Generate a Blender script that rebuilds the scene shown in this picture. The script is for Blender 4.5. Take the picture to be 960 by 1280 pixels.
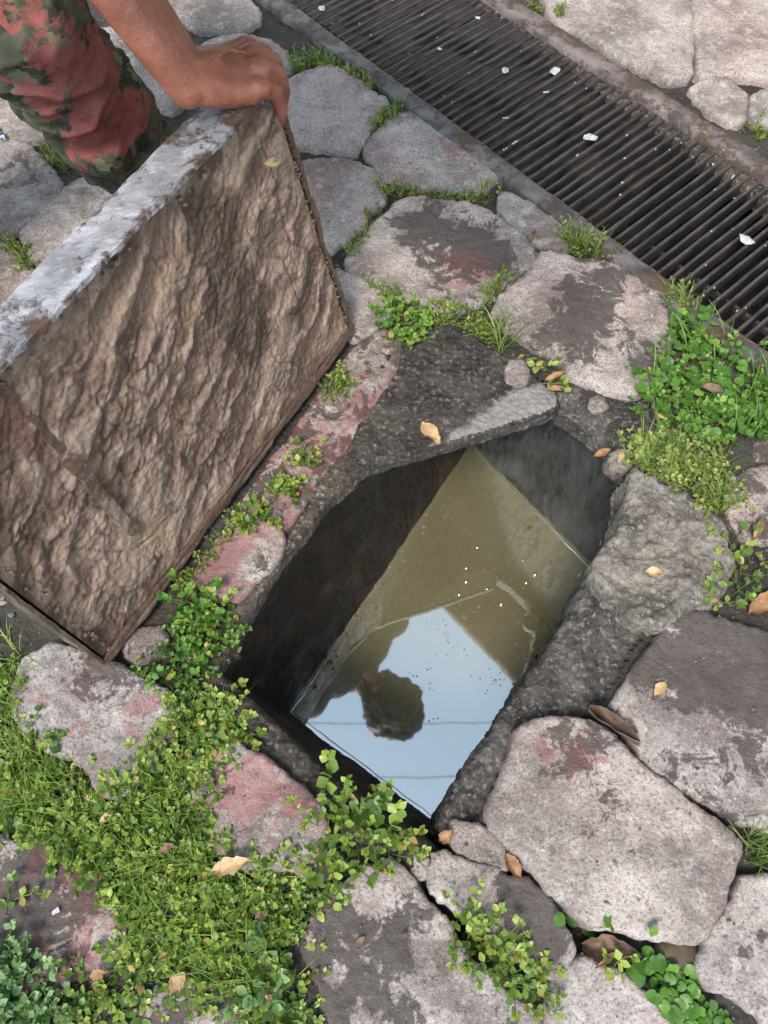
import bpy, bmesh, math, random
import numpy as np
from mathutils import Vector, Matrix

# ------------------------------------------------------------------ clear
for o in list(bpy.data.objects):
    bpy.data.objects.remove(o, do_unlink=True)
scn = bpy.context.scene
COL = scn.collection
R = math.radians

# ------------------------------------------------------------------ camera, sky, sun, exposure
CAM_H = 1.1
PITCH = R(63.7)
FPX = 965.0
cam_d = bpy.data.cameras.new('camera')
cam_d.sensor_fit = 'VERTICAL'
cam_d.sensor_height = 24.0
cam_d.lens = 24.0 * FPX / 1280.0
cam_d.clip_start = 0.02
cam_d.clip_end = 400
cam = bpy.data.objects.new('camera', cam_d)
COL.objects.link(cam)
cam.location = (0, 0, CAM_H)
cam.rotation_euler = (math.pi / 2 - PITCH, 0, 0)
scn.camera = cam

SUN_EL, SUN_AZ = R(58), R(205)          # azimuth clockwise from +Y: soft light from behind the camera
w = bpy.data.worlds.new('World')
scn.world = w
w.use_nodes = True
wn = w.node_tree
wn.nodes.clear()
sky = wn.nodes.new('ShaderNodeTexSky')
sky.sky_type = 'NISHITA'
sky.sun_disc = False
sky.sun_elevation = SUN_EL
sky.sun_rotation = SUN_AZ
sky.altitude = 1500
sky.air_density = 1.0
sky.dust_density = 4.0
sky.ozone_density = 1.0
hs = wn.nodes.new('ShaderNodeHueSaturation')
hs.inputs['Hue'].default_value = 0.468
hs.inputs['Saturation'].default_value = 0.72
bgn = wn.nodes.new('ShaderNodeBackground')
bgn.inputs['Strength'].default_value = 0.15
won = wn.nodes.new('ShaderNodeOutputWorld')
wn.links.new(sky.outputs[0], hs.inputs['Color'])
wn.links.new(hs.outputs[0], bgn.inputs['Color'])
wn.links.new(bgn.outputs[0], won.inputs['Surface'])

sun_d = bpy.data.lights.new('sun', 'SUN')
sun_d.energy = 1.5
sun_d.angle = R(16)
sun_d.color = (1.0, 0.89, 0.74)
sun = bpy.data.objects.new('sun', sun_d)
COL.objects.link(sun)
sdir = Vector((math.sin(SUN_AZ) * math.cos(SUN_EL), math.cos(SUN_AZ) * math.cos(SUN_EL), math.sin(SUN_EL)))
sun.rotation_euler = sdir.to_track_quat('Z', 'Y').to_euler()
sun.location = sdir * 8

vs = scn.view_settings
vs.view_transform = 'Standard'
vs.look = 'None'
vs.gamma = 1.0
vs.use_curve_mapping = False
vs.exposure = 1.48
scn.cycles.max_bounces = 8
scn.cycles.use_denoising = True

# ------------------------------------------------------------------ helpers
SP, CP = math.sin(PITCH), math.cos(PITCH)


def P(px, py, z=0.0):
    """a point of the photograph (960x1280) put on the level z"""
    a = (px - 480) / FPX
    b = (py - 640) / FPX
    t = (CAM_H - z) / (SP + b * CP)
    return np.array([a * t, (CP - b * SP) * t, z])


def ray(px, py):
    a = (px - 480) / FPX
    b = (py - 640) / FPX
    return np.array([a, CP - b * SP, -(SP + b * CP)])


def poly(pts, z=0.0):
    return np.array([P(x, y, z)[:2] for x, y in pts])


def chaikin(p, n=2, q=0.22):
    for _ in range(n):
        a = p
        b = np.roll(p, -1, 0)
        p = np.stack([a * (1 - q) + b * q, a * q + b * (1 - q)], 1).reshape(-1, 2)
    return p


def noise3(x, y, z=0.0, seed=0):
    x = np.asarray(x, float)
    y = np.asarray(y, float)
    z = np.zeros_like(x) + z
    xi, yi, zi = np.floor(x), np.floor(y), np.floor(z)
    fx, fy, fz = x - xi, y - yi, z - zi
    xi = xi.astype(np.int64)
    yi = yi.astype(np.int64)
    zi = zi.astype(np.int64)
    f = lambda t: t * t * t * (t * (t * 6 - 15) + 10)
    u, v, s = f(fx), f(fy), f(fz)
    out = 0
    for dx in (0, 1):
        for dy in (0, 1):
            for dz in (0, 1):
                h = ((xi + dx) * 374761393 + (yi + dy) * 668265263 + (zi + dz) * 2147483647 + seed * 974634777) & 0xffffffff
                h = ((h ^ (h >> 13)) * 1274126177) & 0xffffffff
                h = h ^ (h >> 16)
                gx = (h & 1023) / 511.5 - 1
                gy = ((h >> 10) & 1023) / 511.5 - 1
                gz = ((h >> 20) & 1023) / 511.5 - 1
                d = gx * (fx - dx) + gy * (fy - dy) + gz * (fz - dz)
                wt = (u if dx else 1 - u) * (v if dy else 1 - v) * (s if dz else 1 - s)
                out = out + wt * d
    return out


def fbm(x, y, z=0.0, seed=0, oct=4, rough=0.5):
    a, s, t = 1.0, 0, 0
    for i in range(oct):
        s = s + a * noise3(x * 2 ** i, y * 2 ** i, np.asarray(z) * 2 ** i, seed + i * 17)
        a *= rough
    return s


def sdf_poly(X, Y, p):
    d = np.full(X.shape, 1e9)
    ins = np.zeros(X.shape, bool)
    n = len(p)
    for i in range(n):
        ax, ay = p[i]
        bx, by = p[(i + 1) % n]
        ex, ey = bx - ax, by - ay
        wx, wy = X - ax, Y - ay
        t = np.clip((wx * ex + wy * ey) / (ex * ex + ey * ey + 1e-12), 0, 1)
        d = np.minimum(d, (wx - t * ex) ** 2 + (wy - t * ey) ** 2)
        c = ((ay > Y) != (by > Y)) & (X < (bx - ax) * (Y - ay) / ((by - ay) if abs(by - ay) > 1e-12 else 1e-12) + ax)
        ins ^= c
    d = np.sqrt(d)
    return np.where(ins, -d, d)


def wloc(o):
    v = Vector((0, 0, 0))
    while o is not None:
        v += o.location
        o = o.parent
    return v


def mk(name, V, F, mat, parent=None, attrs=None, smooth=True, origin=None, **props):
    """one mesh object from world-space vertices; F: an array or a list of arrays of faces"""
    V = np.asarray(V, float)
    if not isinstance(F, list):
        F = [F]
    F = [np.asarray(f, np.int32) for f in F if len(f)]
    if origin is None:
        mn, mx = V.min(0), V.max(0)
        origin = np.array([(mn[0] + mx[0]) / 2, (mn[1] + mx[1]) / 2, mn[2]])
    if parent is not None and origin is not None:
        pass
    me = bpy.data.meshes.new(name)
    me.vertices.add(len(V))
    me.vertices.foreach_set('co', (V - origin).astype(np.float32).ravel())
    tot = sum(f.size for f in F)
    npoly = sum(len(f) for f in F)
    me.loops.add(tot)
    me.loops.foreach_set('vertex_index', np.concatenate([f.ravel() for f in F]))
    me.polygons.add(npoly)
    ls = []
    k = 0
    for f in F:
        ls.append(k + np.arange(len(f)) * f.shape[1])
        k += f.size
    me.polygons.foreach_set('loop_start', np.concatenate(ls).astype(np.int32))
    me.update(calc_edges=True)
    me.validate()
    me.polygons.foreach_set('use_smooth', np.full(len(me.polygons), smooth))
    for an, av in (attrs or {}).items():
        at = me.attributes.new(an, 'FLOAT', 'POINT')
        at.data.foreach_set('value', np.asarray(av, np.float32))
    me.materials.append(mat)
    o = bpy.data.objects.new(name, me)
    COL.objects.link(o)
    if parent is not None:
        o.parent = parent
        o.location = Vector(origin) - wloc(parent)
    else:
        o.location = origin
    for a, b in props.items():
        o[a] = b
    return o


def empty(name, loc, **props):
    o = bpy.data.objects.new(name, None)
    o.empty_display_size = 0.05
    COL.objects.link(o)
    o.location = loc
    for a, b in props.items():
        o[a] = b
    return o


def box_vf(c, ax, ay, az):
    """box: centre and three half-axis vectors"""
    c, ax, ay, az = [np.asarray(v, float) for v in (c, ax, ay, az)]
    V = [c + sx * ax + sy * ay + sz * az for sz in (-1, 1) for sy in (-1, 1) for sx in (-1, 1)]
    F = [(0, 2, 3, 1), (4, 5, 7, 6), (0, 1, 5, 4), (2, 6, 7, 3), (0, 4, 6, 2), (1, 3, 7, 5)]
    return np.array(V), np.array(F)


def grid_faces(nu, nv):
    i = np.arange((nu - 1) * (nv - 1))
    a = (i // (nv - 1)) * nv + i % (nv - 1)
    return np.stack([a, a + nv, a + nv + 1, a + 1], 1)


def tube(pts, rad, n=6):
    pts = np.asarray(pts, float)
    rad = np.broadcast_to(np.asarray(rad, float), (len(pts),))
    V = []
    for i, p in enumerate(pts):
        d = pts[min(i + 1, len(pts) - 1)] - pts[max(i - 1, 0)]
        d = d / (np.linalg.norm(d) + 1e-12)
        a = np.cross(d, (0, 0, 1) if abs(d[2]) < .9 else (1, 0, 0))
        a /= np.linalg.norm(a)
        b = np.cross(d, a)
        for k in range(n):
            t = 2 * math.pi * k / n
            V.append(p + rad[i] * (math.cos(t) * a + math.sin(t) * b))
    F = []
    for i in range(len(pts) - 1):
        for k in range(n):
            F.append((i * n + k, i * n + (k + 1) % n, (i + 1) * n + (k + 1) % n, (i + 1) * n + k))
    return np.array(V), np.array(F)


# ------------------------------------------------------------------ material helpers
class Mat:
    def __init__(s, name):
        s.m = bpy.data.materials.new(name)
        s.m.use_nodes = True
        s.t = s.m.node_tree
        s.t.nodes.clear()
        s.out = s.t.nodes.new('ShaderNodeOutputMaterial')

    def n(s, typ, props=None, **inp):
        nd = s.t.nodes.new('ShaderNode' + typ)
        for k, v in (props or {}).items():
            setattr(nd, k, v)
        for k, v in inp.items():
            k = k.replace('_', ' ')
            sock = nd.inputs[int(k[1:])] if k[0] == 'i' and k[1:].isdigit() else nd.inputs[k]
            if isinstance(v, bpy.types.NodeSocket):
                s.t.links.new(v, sock)
            else:
                if isinstance(v, tuple) and len(v) == 3 and sock.type == 'RGBA':
                    v = v + (1,)
                sock.default_value = v
        return nd

    def co(s, rnd=True):
        tc = s.n('TexCoord')
        if not rnd:
            return tc.outputs['Object']
        oi = s.n('ObjectInfo')
        m = s.n('Math', {'operation': 'MULTIPLY'}, i0=oi.outputs['Random'], i1=37.0)
        return s.n('VectorMath', {'operation': 'ADD'}, i0=tc.outputs['Object'], i1=m.outputs[0]).outputs[0]

    def noise(s, co, scale, detail=5, rough=.55, dist=0.0, col=False):
        nd = s.n('TexNoise', None, Vector=co, Scale=scale, Detail=detail, Roughness=rough, Distortion=dist)
        return nd.outputs['Color' if col else 'Fac']

    def vor(s, co, scale, out='Distance', feature='F1'):
        nd = s.n('TexVoronoi', {'feature': feature}, Vector=co, Scale=scale)
        return nd.outputs[out]

    def ma(s, op, a, b=0.0, clamp=False):
        return s.n('Math', {'operation': op, 'use_clamp': clamp}, i0=a, i1=b).outputs[0]

    def ms(s, v, a, b, lo=0.0, hi=1.0):
        nd = s.n('MapRange', {'interpolation_type': 'SMOOTHSTEP'}, i0=v, i1=a, i2=b, i3=lo, i4=hi)
        return nd.outputs[0]

    def mix(s, f, a, b, blend='MIX'):
        nd = s.n('Mix', {'data_type': 'RGBA', 'blend_type': blend}, i0=f)
        for i, v in ((6, a), (7, b)):
            if isinstance(v, bpy.types.NodeSocket):
                s.t.links.new(v, nd.inputs[i])
            else:
                nd.inputs[i].default_value = tuple(v) + (1,)
        return nd.outputs[2]

    def attr(s, name):
        return s.n('Attribute', {'attribute_name': name}).outputs['Fac']

    def bump(s, h, strength=.5, dist=.004, normal=None):
        kw = dict(Height=h, Strength=strength, Distance=dist)
        if normal is not None:
            kw['Normal'] = normal
        return s.n('Bump', None, **kw).outputs[0]

    def bsdf(s, **kw):
        b = s.n('BsdfPrincipled', None, **kw)
        return b.outputs[0]

    def done(s, sh):
        s.t.links.new(sh, s.out.inputs['Surface'])
        return s.m


def mat_stone():
    m = Mat('weathered_stone')
    c = m.co()
    big = m.noise(c, 7, 7, .62)
    col = m.mix(m.ms(big, .36, .66), (.200, .178, .170), (.43, .395, .380))
    oi = m.n('ObjectInfo').outputs['Random']
    col = m.mix(1.0, col, m.mix(oi, (.82, .82, .84), (1.08, 1.02, 1.0)), 'MULTIPLY')
    mid = m.noise(c, 38, 6, .65)
    col = m.mix(m.ms(mid, .48, .70, 0, .6), col, (.52, .495, .47))
    hue = m.noise(c, 4.5, 4, .6)
    col = m.mix(m.ms(hue, .43, .66, 0, .7), col, m.mix(1.0, col, (1.0, .84, .85), 'MULTIPLY'))
    col = m.mix(m.ms(mid, .44, .32, 0, .45), col, (.15, .12, .12))
    fine = m.noise(c, 230, 4, .7)
    col = m.mix(m.ms(fine, .34, .50, .75, 0), col, (.10, .085, .08))
    col = m.mix(m.ms(fine, .56, .70, 0, .5), col, (.62, .59, .57))
    pit = m.vor(c, 120)
    col = m.mix(m.ms(m.noise(c, 75, 3, .5), .34, .26, 0, .6), col, (.10, .085, .085))
    stn = m.noise(c, 5.5, 8, .7, .8)
    col = m.mix(m.ms(stn, .50, .66, 0, .55), col, m.mix(1.0, col, (.50, .47, .45), 'MULTIPLY'))
    # red paint rests
    rn = m.noise(c, 26, 8, .7, .6)
    red = m.ma('ADD', m.attr('red'), m.ma('MULTIPLY', m.ma('SUBTRACT', rn, .5), 2.6))
    redm = m.ms(red, .52, .80)
    redm = m.ma('MULTIPLY', redm, m.ms(fine, .34, .6, .2, .8))
    col = m.mix(redm, col, m.mix(mid, (.17, .055, .058), (.36, .135, .14)))
    # damp, dirty film with its own ragged outline
    wn_ = m.noise(c, 19, 11, .76, .5)
    wet = m.ma('ADD', m.attr('wet'), m.ma('MULTIPLY', m.ma('SUBTRACT', wn_, .5), 3.2))
    wetm = m.ms(wet, .44, .60)
    speck = m.ms(m.noise(c, 95, 5, .75), .60, .72)
    wetm = m.ma('MULTIPLY', wetm, m.ma('SUBTRACT', 1.0, m.ma('MULTIPLY', speck, .6)))
    dirt = m.mix(mid, (.034, .028, .026), (.088, .073, .067))
    dirt = m.mix(m.ma('MULTIPLY', redm, .55), dirt, (.13, .035, .035))
    col = m.mix(m.ma('MULTIPLY', wetm, .9), col, dirt)
    # pale lichen scabs
    lich = m.ms(m.noise(c, 20, 8, .7, 1.0), .64, .72)
    col = m.mix(m.ma('MULTIPLY', lich, m.ma('MULTIPLY', m.ma('SUBTRACT', 1.0, wetm), .5)), col, (.60, .57, .56))
    ro = m.ms(wetm, 0, 1, .93, .58)
    h = m.ma('ADD', m.ma('MULTIPLY', m.noise(c, 55, 9, .68), 1.0), m.ma('MULTIPLY', fine, .35))
    h = m.ma('ADD', h, m.ms(pit, .0, .3, -.12, 0))
    nrm = m.bump(h, .95, .007)
    return m.done(m.bsdf(Base_Color=col, Roughness=ro, Normal=nrm, Specular_IOR_Level=.35))


def mat_mortar(name='dark_mortar', lo=(.036, .033, .031), hi=(.135, .125, .117), pale=(.33, .315, .30), palef=.5, rough=.62):
    m = Mat(name)
    c = m.co()
    a = m.noise(c, 18, 8, .68)
    col = m.mix(m.ms(a, .35, .68), lo, hi)
    f = m.noise(c, 150, 5, .7)
    col = m.mix(m.ms(f, .30, .45, .7, 0), col, tuple(v * .35 for v in lo))
    col = m.mix(m.ms(f, .55, .68, 0, .75), col, pale)
    f2 = m.noise(c, 60, 7, .75)
    col = m.mix(m.ms(f2, .56, .70, 0, .55), col, pale)
    vo = m.n('TexVoronoi', None, Vector=m.mix(.012, c, m.noise(c, 90, 3, .6, 0, True)), Scale=95.0)
    agg = m.ma('MULTIPLY', m.ms(m.n('SeparateColor', None, Color=vo.outputs['Color']).outputs[0], .70, .80), m.ms(vo.outputs['Distance'], .28, .42, 1, 0))
    col = m.mix(m.ma('MULTIPLY', agg, .45), col, pale)
    pl = m.noise(c, 11, 9, .7, .5)
    pm = m.ma('ADD', m.attr('pale'), m.ma('MULTIPLY', m.ma('SUBTRACT', pl, .5), 1.6))
    pm = m.ms(pm, .45, .72)
    col = m.mix(m.ma('MULTIPLY', pm, palef + .3), col, m.mix(f, (.15, .14, .135), (.42, .40, .40)))
    rn = m.noise(c, 22, 8, .7)
    red = m.ms(m.ma('ADD', m.attr('red'), m.ma('MULTIPLY', m.ma('SUBTRACT', rn, .5), 2.2)), .55, .75)
    col = m.mix(m.ma('MULTIPLY', red, .85), col, (.30, .07, .075))
    h = m.ma('ADD', m.noise(c, 48, 10, .72), m.ma('MULTIPLY', m.vor(c, 85), .6))
    nrm = m.bump(m.ma('ADD', h, m.ma('MULTIPLY', f, .4)), 1.0, .010)
    return m.done(m.bsdf(Base_Color=col, Roughness=m.ms(a, .3, .7, rough - .15, rough + .2), Normal=nrm, Specular_IOR_Level=.32))


def mat_dirt():
    m = Mat('damp_earth')
    c = m.co(False)
    a = m.noise(c, 12, 8, .65)
    col = m.mix(m.ms(a, .35, .68), (.014, .012, .011), (.055, .047, .041))
    f = m.noise(c, 190, 5, .75)
    col = m.mix(m.ms(f, .60, .72, 0, .5), col, (.17, .15, .13))
    g = m.ms(m.noise(c, 9, 6, .6), .56, .7)
    col = m.mix(m.ma('MULTIPLY', g, .35), col, (.045, .065, .02))
    h = m.ma('ADD', m.noise(c, 70, 10, .72), m.ma('MULTIPLY', m.vor(c, 140), .5))
    return m.done(m.bsdf(Base_Color=col, Roughness=m.ms(a, .3, .7, .55, .9), Normal=m.bump(h, .8, .006)))


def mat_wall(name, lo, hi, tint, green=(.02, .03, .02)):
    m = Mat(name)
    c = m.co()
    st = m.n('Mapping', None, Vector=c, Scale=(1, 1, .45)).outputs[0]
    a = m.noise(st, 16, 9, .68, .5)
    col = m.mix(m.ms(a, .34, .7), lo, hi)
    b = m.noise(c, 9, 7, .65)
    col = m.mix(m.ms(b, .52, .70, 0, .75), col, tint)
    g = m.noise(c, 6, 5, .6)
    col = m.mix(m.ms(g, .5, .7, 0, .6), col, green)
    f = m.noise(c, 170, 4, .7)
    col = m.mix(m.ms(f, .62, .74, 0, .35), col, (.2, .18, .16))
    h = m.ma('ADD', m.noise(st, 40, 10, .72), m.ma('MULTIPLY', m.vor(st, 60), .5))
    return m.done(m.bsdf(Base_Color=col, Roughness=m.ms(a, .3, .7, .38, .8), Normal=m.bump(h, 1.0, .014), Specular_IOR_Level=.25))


def mat_leaf(name, dark, mid, bright, rough=.36):
    m = Mat(name)
    t = m.attr('tint')
    col = m.mix(m.ms(t, 0, .55), dark, mid)
    col = m.mix(m.ms(t, .5, 1.0), col, bright)
    c = m.co(False)
    col = m.mix(m.ms(m.noise(c, 180, 3, .6), .5, .8, 0, .35), col, bright)
    col = m.mix(m.ms(t, 1.05, 1.3), col, (.36, .27, .09))
    p = m.bsdf(Base_Color=col, Roughness=rough, Specular_IOR_Level=.4)
    tr = m.n('BsdfTranslucent', None, Color=m.mix(.5, col, bright)).outputs[0]
    return m.done(m.n('MixShader', None, i0=.3, i1=p, i2=tr).outputs[0])


def mat_simple(name, col, rough=.8, var=.25, scale=40, bump=.4, bd=.003, metal=0.0, spec=.4):
    m = Mat(name)
    c = m.co()
    a = m.noise(c, scale, 7, .65)
    lo = tuple(v * (1 - var) for v in col)
    hi = tuple(min(1, v * (1 + var)) for v in col)
    cc = m.mix(m.ms(a, .3, .7), lo, hi)
    return m.done(m.bsdf(Base_Color=cc, Roughness=rough, Metallic=metal, Specular_IOR_Level=spec, Normal=m.bump(m.noise(c, scale * 3, 6, .7), bump, bd)))


def mat_rust_metal(name, base, base2, rustf=.5, rough=.5, metal=.25):
    m = Mat(name)
    c = m.co()
    a = m.noise(c, 14, 7, .65, .4)
    col = m.mix(m.ms(a, .35, .65), base, base2)
    sp = m.ma('ADD', m.ma('MULTIPLY', m.noise(c, 16, 8, .7, .6), .6), m.ma('MULTIPLY', m.noise(c, 70, 8, .75, .3), .4))
    rm = m.ms(m.ma('ADD', sp, m.ma('MULTIPLY', m.attr('rust'), .5)), .64 - .16 * rustf, .73 - .16 * rustf)
    f = m.noise(c, 160, 5, .7)
    col = m.mix(rm, col, m.mix(f, (.040, .026, .020), (.155, .092, .060)))
    wh = m.ms(m.noise(c, 23, 8, .7, .8), .60, .70)
    col = m.mix(m.ma('MULTIPLY', wh, .5), col, tuple(min(.8, v * 1.5) for v in base2))
    dk = m.ms(m.noise(c, 90, 6, .75), .63, .72)
    col = m.mix(m.ma('MULTIPLY', dk, .45), col, (.07, .055, .045))
    h = m.ma('ADD', m.noise(c, 45, 9, .74), m.ma('MULTIPLY', rm, .4))
    return m.done(m.bsdf(Base_Color=col, Roughness=m.ms(rm, 0, 1, rough, .85), Metallic=metal, Normal=m.bump(h, .8, .007)))


def mat_lid_face():
    m = Mat('muddy_concrete')
    c = m.co(False)
    a = m.noise(c, 9, 8, .65, .4)
    col = m.mix(m.ms(a, .34, .68), (.092, .052, .036), (.205, .134, .100))
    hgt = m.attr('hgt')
    col = m.mix(m.ms(hgt, .5, .9, 0, .65), col, (.39, .285, .222))  # wrinkle ridges painted lighter, a highlight put into the colour
    col = m.mix(m.ms(hgt, .05, .42, .6, 0), col, (.055, .034, .026))  # wrinkle creases painted darker, their shade put into the colour
    f = m.noise(c, 120, 6, .72)
    col = m.mix(m.ms(f, .58, .72, 0, .6), col, (.42, .34, .28))
    col = m.mix(m.ms(f, .30, .42, .5, 0), col, (.06, .04, .032))
    och = m.ms(m.noise(c, 12, 7, .7), .56, .70)
    col = m.mix(m.ma('MULTIPLY', och, .45), col, (.27, .19, .10))
    rn = m.noise(c, 24, 8, .7)
    rust = m.ms(m.ma('ADD', m.attr('rust'), m.ma('MULTIPLY', m.ma('SUBTRACT', rn, .5), 1.6)), .5, .8)
    col = m.mix(m.ma('MULTIPLY', rust, .8), col, (.105, .045, .03))
    wet = m.ms(m.ma('ADD', m.attr('wet'), m.ma('MULTIPLY', m.ma('SUBTRACT', rn, .5), 1.2)), .42, .66)
    col = m.mix(m.ma('MULTIPLY', wet, .78), col, (.052, .034, .024))
    h = m.ma('ADD', m.noise(c, 60, 10, .72), m.ma('MULTIPLY', m.vor(c, 110), .4))
    return m.done(m.bsdf(Base_Color=col, Roughness=m.ms(wet, 0, 1, .55, .34), Normal=m.bump(h, .9, .008), Specular_IOR_Level=.6))


def mat_water():
    m = Mat('murky_water')
    c = m.co(False)
    a = m.noise(c, 3.5, 4, .55)
    col = m.mix(m.ms(a, .3, .7), (.205, .194, .112), (.250, .238, .145))
    f = m.ms(m.noise(c, 160, 3, .6), .74, .80)
    col = m.mix(m.ma('MULTIPLY', f, .4), col, (.34, .31, .22))
    rip = m.noise(c, 14, 3, .5)
    nrm = m.bump(rip, .02, .003)
    d = m.n('BsdfDiffuse', None, Color=col, Normal=nrm).outputs[0]
    gl = m.n('BsdfGlossy', None, Color=(1, 1, 1), Roughness=.028, Normal=nrm).outputs[0]
    lw = m.n('Fresnel', None, IOR=2.3, Normal=nrm).outputs[0]
    return m.done(m.n('MixShader', None, i0=m.ma('MULTIPLY', lw, 3.5, True), i1=d, i2=gl).outputs[0])


def mat_skin():
    m = Mat('tanned_skin')
    c = m.co(False)
    a = m.noise(c, 22, 6, .6)
    col = m.mix(m.ms(a, .35, .7), (.225, .074, .045), (.335, .128, .080))
    f = m.noise(c, 190, 4, .6)
    col = m.mix(m.ms(f, .3, .45, .35, 0), col, (.21, .082, .05))
    vr = m.vor(c, 330)
    h = m.ma('ADD', m.ma('MULTIPLY', vr, .5), m.noise(c, 70, 8, .7))
    return m.done(m.bsdf(Base_Color=col, Roughness=.42, Subsurface_Weight=.12, Subsurface_Radius=(.010, .004, .002), Subsurface_Scale=.5,
                         Normal=m.bump(h, .35, .0025)))


def mat_camo():
    m = Mat('camouflage_cloth')
    c = m.co(False)
    sn = m.n('VectorMath', {'operation': 'SNAP'}, i0=c, i1=(.0065, .0065, .0065)).outputs[0]
    a = m.noise(sn, 15, 3, .6)
    b = m.n('VectorMath', {'operation': 'ADD'}, i0=sn, i1=(3.3, 1.7, 9.1)).outputs[0]
    b = m.noise(b, 19, 3, .6)
    col = m.mix(m.ms(a, .47, .475), (.024, .034, .024), (.062, .070, .044))
    col = m.mix(m.ms(b, .575, .58), col, (.15, .15, .092))
    col = m.mix(m.ms(b, .40, .395), col, (.020, .022, .018))
    f = m.noise(c, 60, 7, .7)
    col = m.mix(m.ms(f, .42, .72, 0, .6), col, (.125, .105, .082))
    rn = m.noise(c, 13, 8, .66, .5)
    rm = m.ms(m.ma('ADD', m.attr('red'), m.ma('MULTIPLY', m.ma('SUBTRACT', rn, .5), 3.4)), .42, .62)
    rm = m.ma('MULTIPLY', rm, m.ms(f, .28, .5, .5, 1))
    col = m.mix(m.ma('MULTIPLY', rm, .92), col, m.mix(f, (.15, .034, .032), (.36, .118, .105)))
    wv = m.noise(c, 420, 2, .5)
    h = m.ma('ADD', m.ma('MULTIPLY', wv, .5), m.noise(c, 30, 6, .6))
    return m.done(m.bsdf(Base_Color=col, Roughness=.85, Normal=m.bump(h, .4, .003), Specular_IOR_Level=.25))


def mat_dry(name, a, b):
    m = Mat(name)
    c = m.co()
    n_ = m.noise(c, 60, 7, .7)
    col = m.mix(m.ms(n_, .35, .68), a, b)
    p = m.bsdf(Base_Color=col, Roughness=.7, Normal=m.bump(m.noise(c, 140, 6, .7), .5, .002))
    tr = m.n('BsdfTranslucent', None, Color=col).outputs[0]
    return m.done(m.n('MixShader', None, i0=.15, i1=p, i2=tr).outputs[0])


def mat_far_paving():
    m = Mat('far_paving')
    c = m.co(False)
    e = m.vor(c, 3.2, 'Distance', 'DISTANCE_TO_EDGE')
    n_ = m.noise(c, 9, 8, .65)
    col = m.mix(m.ms(n_, .35, .66), (.24, .20, .195), (.42, .37, .36))
    col = m.mix(m.ms(e, .03, .06, 1, 0), col, (.05, .045, .035))
    return m.done(m.bsdf(Base_Color=col, Roughness=.9, Normal=m.bump(m.ma('ADD', m.ms(e, .02, .09), m.ma('MULTIPLY', m.noise(c, 60, 8, .7), .3)), .8, .02)))


MS = mat_stone()
MM = mat_mortar()
MM2 = mat_mortar('brown_mortar', (.032, .026, .022), (.115, .095, .080), (.34, .30, .26), .6, .6)
MDK = mat_mortar('wet_dark_slab', (.026, .022, .020), (.085, .075, .068), (.24, .23, .22), .6, .5)
MROCK = mat_mortar('grey_rough_rock', (.095, .085, .074), (.33, .30, .265), (.42, .40, .37), .6, .7)
MD = mat_dirt()
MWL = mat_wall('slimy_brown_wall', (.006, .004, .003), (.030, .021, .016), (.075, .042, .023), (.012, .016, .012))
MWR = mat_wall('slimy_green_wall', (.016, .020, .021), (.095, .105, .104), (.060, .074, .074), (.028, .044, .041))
MW = mat_water()
MSK = mat_skin()
MCAMO = mat_camo()
MLF = mat_lid_face()
MGALV = mat_rust_metal('galvanised_plate', (.21, .212, .235), (.45, .455, .50), .82, .42, .2)
MRUST = mat_rust_metal('rusty_brown_plate', (.050, .034, .027), (.175, .125, .098), .6, .7, .03)
MRAIL = mat_rust_metal('worn_rail_steel', (.050, .046, .047), (.165, .150, .152), .75, .55, .1)
MRAILP = mat_rust_metal('pinkish_rail_steel', (.080, .066, .066), (.205, .168, .165), .6, .55, .1)
MBAR = mat_rust_metal('dirty_dark_bar', (.034, .030, .031), (.085, .078, .080), .12, .42, .3)
ML_MAT = mat_leaf('creeper_leaf', (.022, .060, .012), (.090, .180, .030), (.29, .38, .075))
ML_BLUE = mat_leaf('glaucous_leaf', (.030, .080, .026), (.085, .185, .060), (.22, .36, .15), .35)
ML_CLOV = mat_leaf('clover_leaf', (.022, .070, .012), (.080, .200, .028), (.22, .38, .07), .4)
ML_GRASS = mat_leaf('grass_blade', (.045, .085, .018), (.14, .225, .038), (.36, .42, .13), .5)
ML_STEM = mat_leaf('weed_stem', (.06, .075, .02), (.15, .18, .045), (.30, .28, .10), .55)
MDRY = mat_dry('tan_dry_leaf', (.38, .24, .12), (.62, .46, .28))
MDRY2 = mat_dry('brown_dry_leaf', (.11, .07, .05), (.27, .18, .125))
MDRY3 = mat_dry('orange_dry_leaf', (.24, .12, .06), (.42, .26, .145))
MCHIP = mat_simple('white_chip', (.42, .43, .41), .75, .35, 110, .8, .003)
MPEB = mat_simple('brown_pebble', (.075, .055, .034), .6, .35, 30, .5, .003)
MGRIT = mat_simple('joint_grit', (.13, .115, .105), .85, .5, 25, .5, .002)
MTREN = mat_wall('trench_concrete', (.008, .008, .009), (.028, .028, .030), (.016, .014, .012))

# ------------------------------------------------------------------ ground raster
GX0, GX1, GY0, GY1, GS = -1.36, 1.48, -0.52, 2.40, 0.004
gx = np.arange(GX0, GX1, GS)
gy = np.arange(GY0, GY1, GS)
NX, NY = len(gx), len(gy)
XX, YY = np.meshgrid(gx, gy, indexing='ij')
NV_ = np.array([.752, .659])
EV_ = np.array([.659, -.752])
NN = XX * NV_[0] + YY * NV_[1]

BED = -.012 + .010 * fbm(XX * 9, YY * 9, 0, 3, 5, .55) + .004 * fbm(XX * 60, YY * 60, 0, 8, 3, .6)


def dent(px, py, r, d):
    c = P(px, py, 0)
    return d * np.exp(-((XX - c[0]) ** 2 + (YY - c[1]) ** 2) / (r * r))


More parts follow.
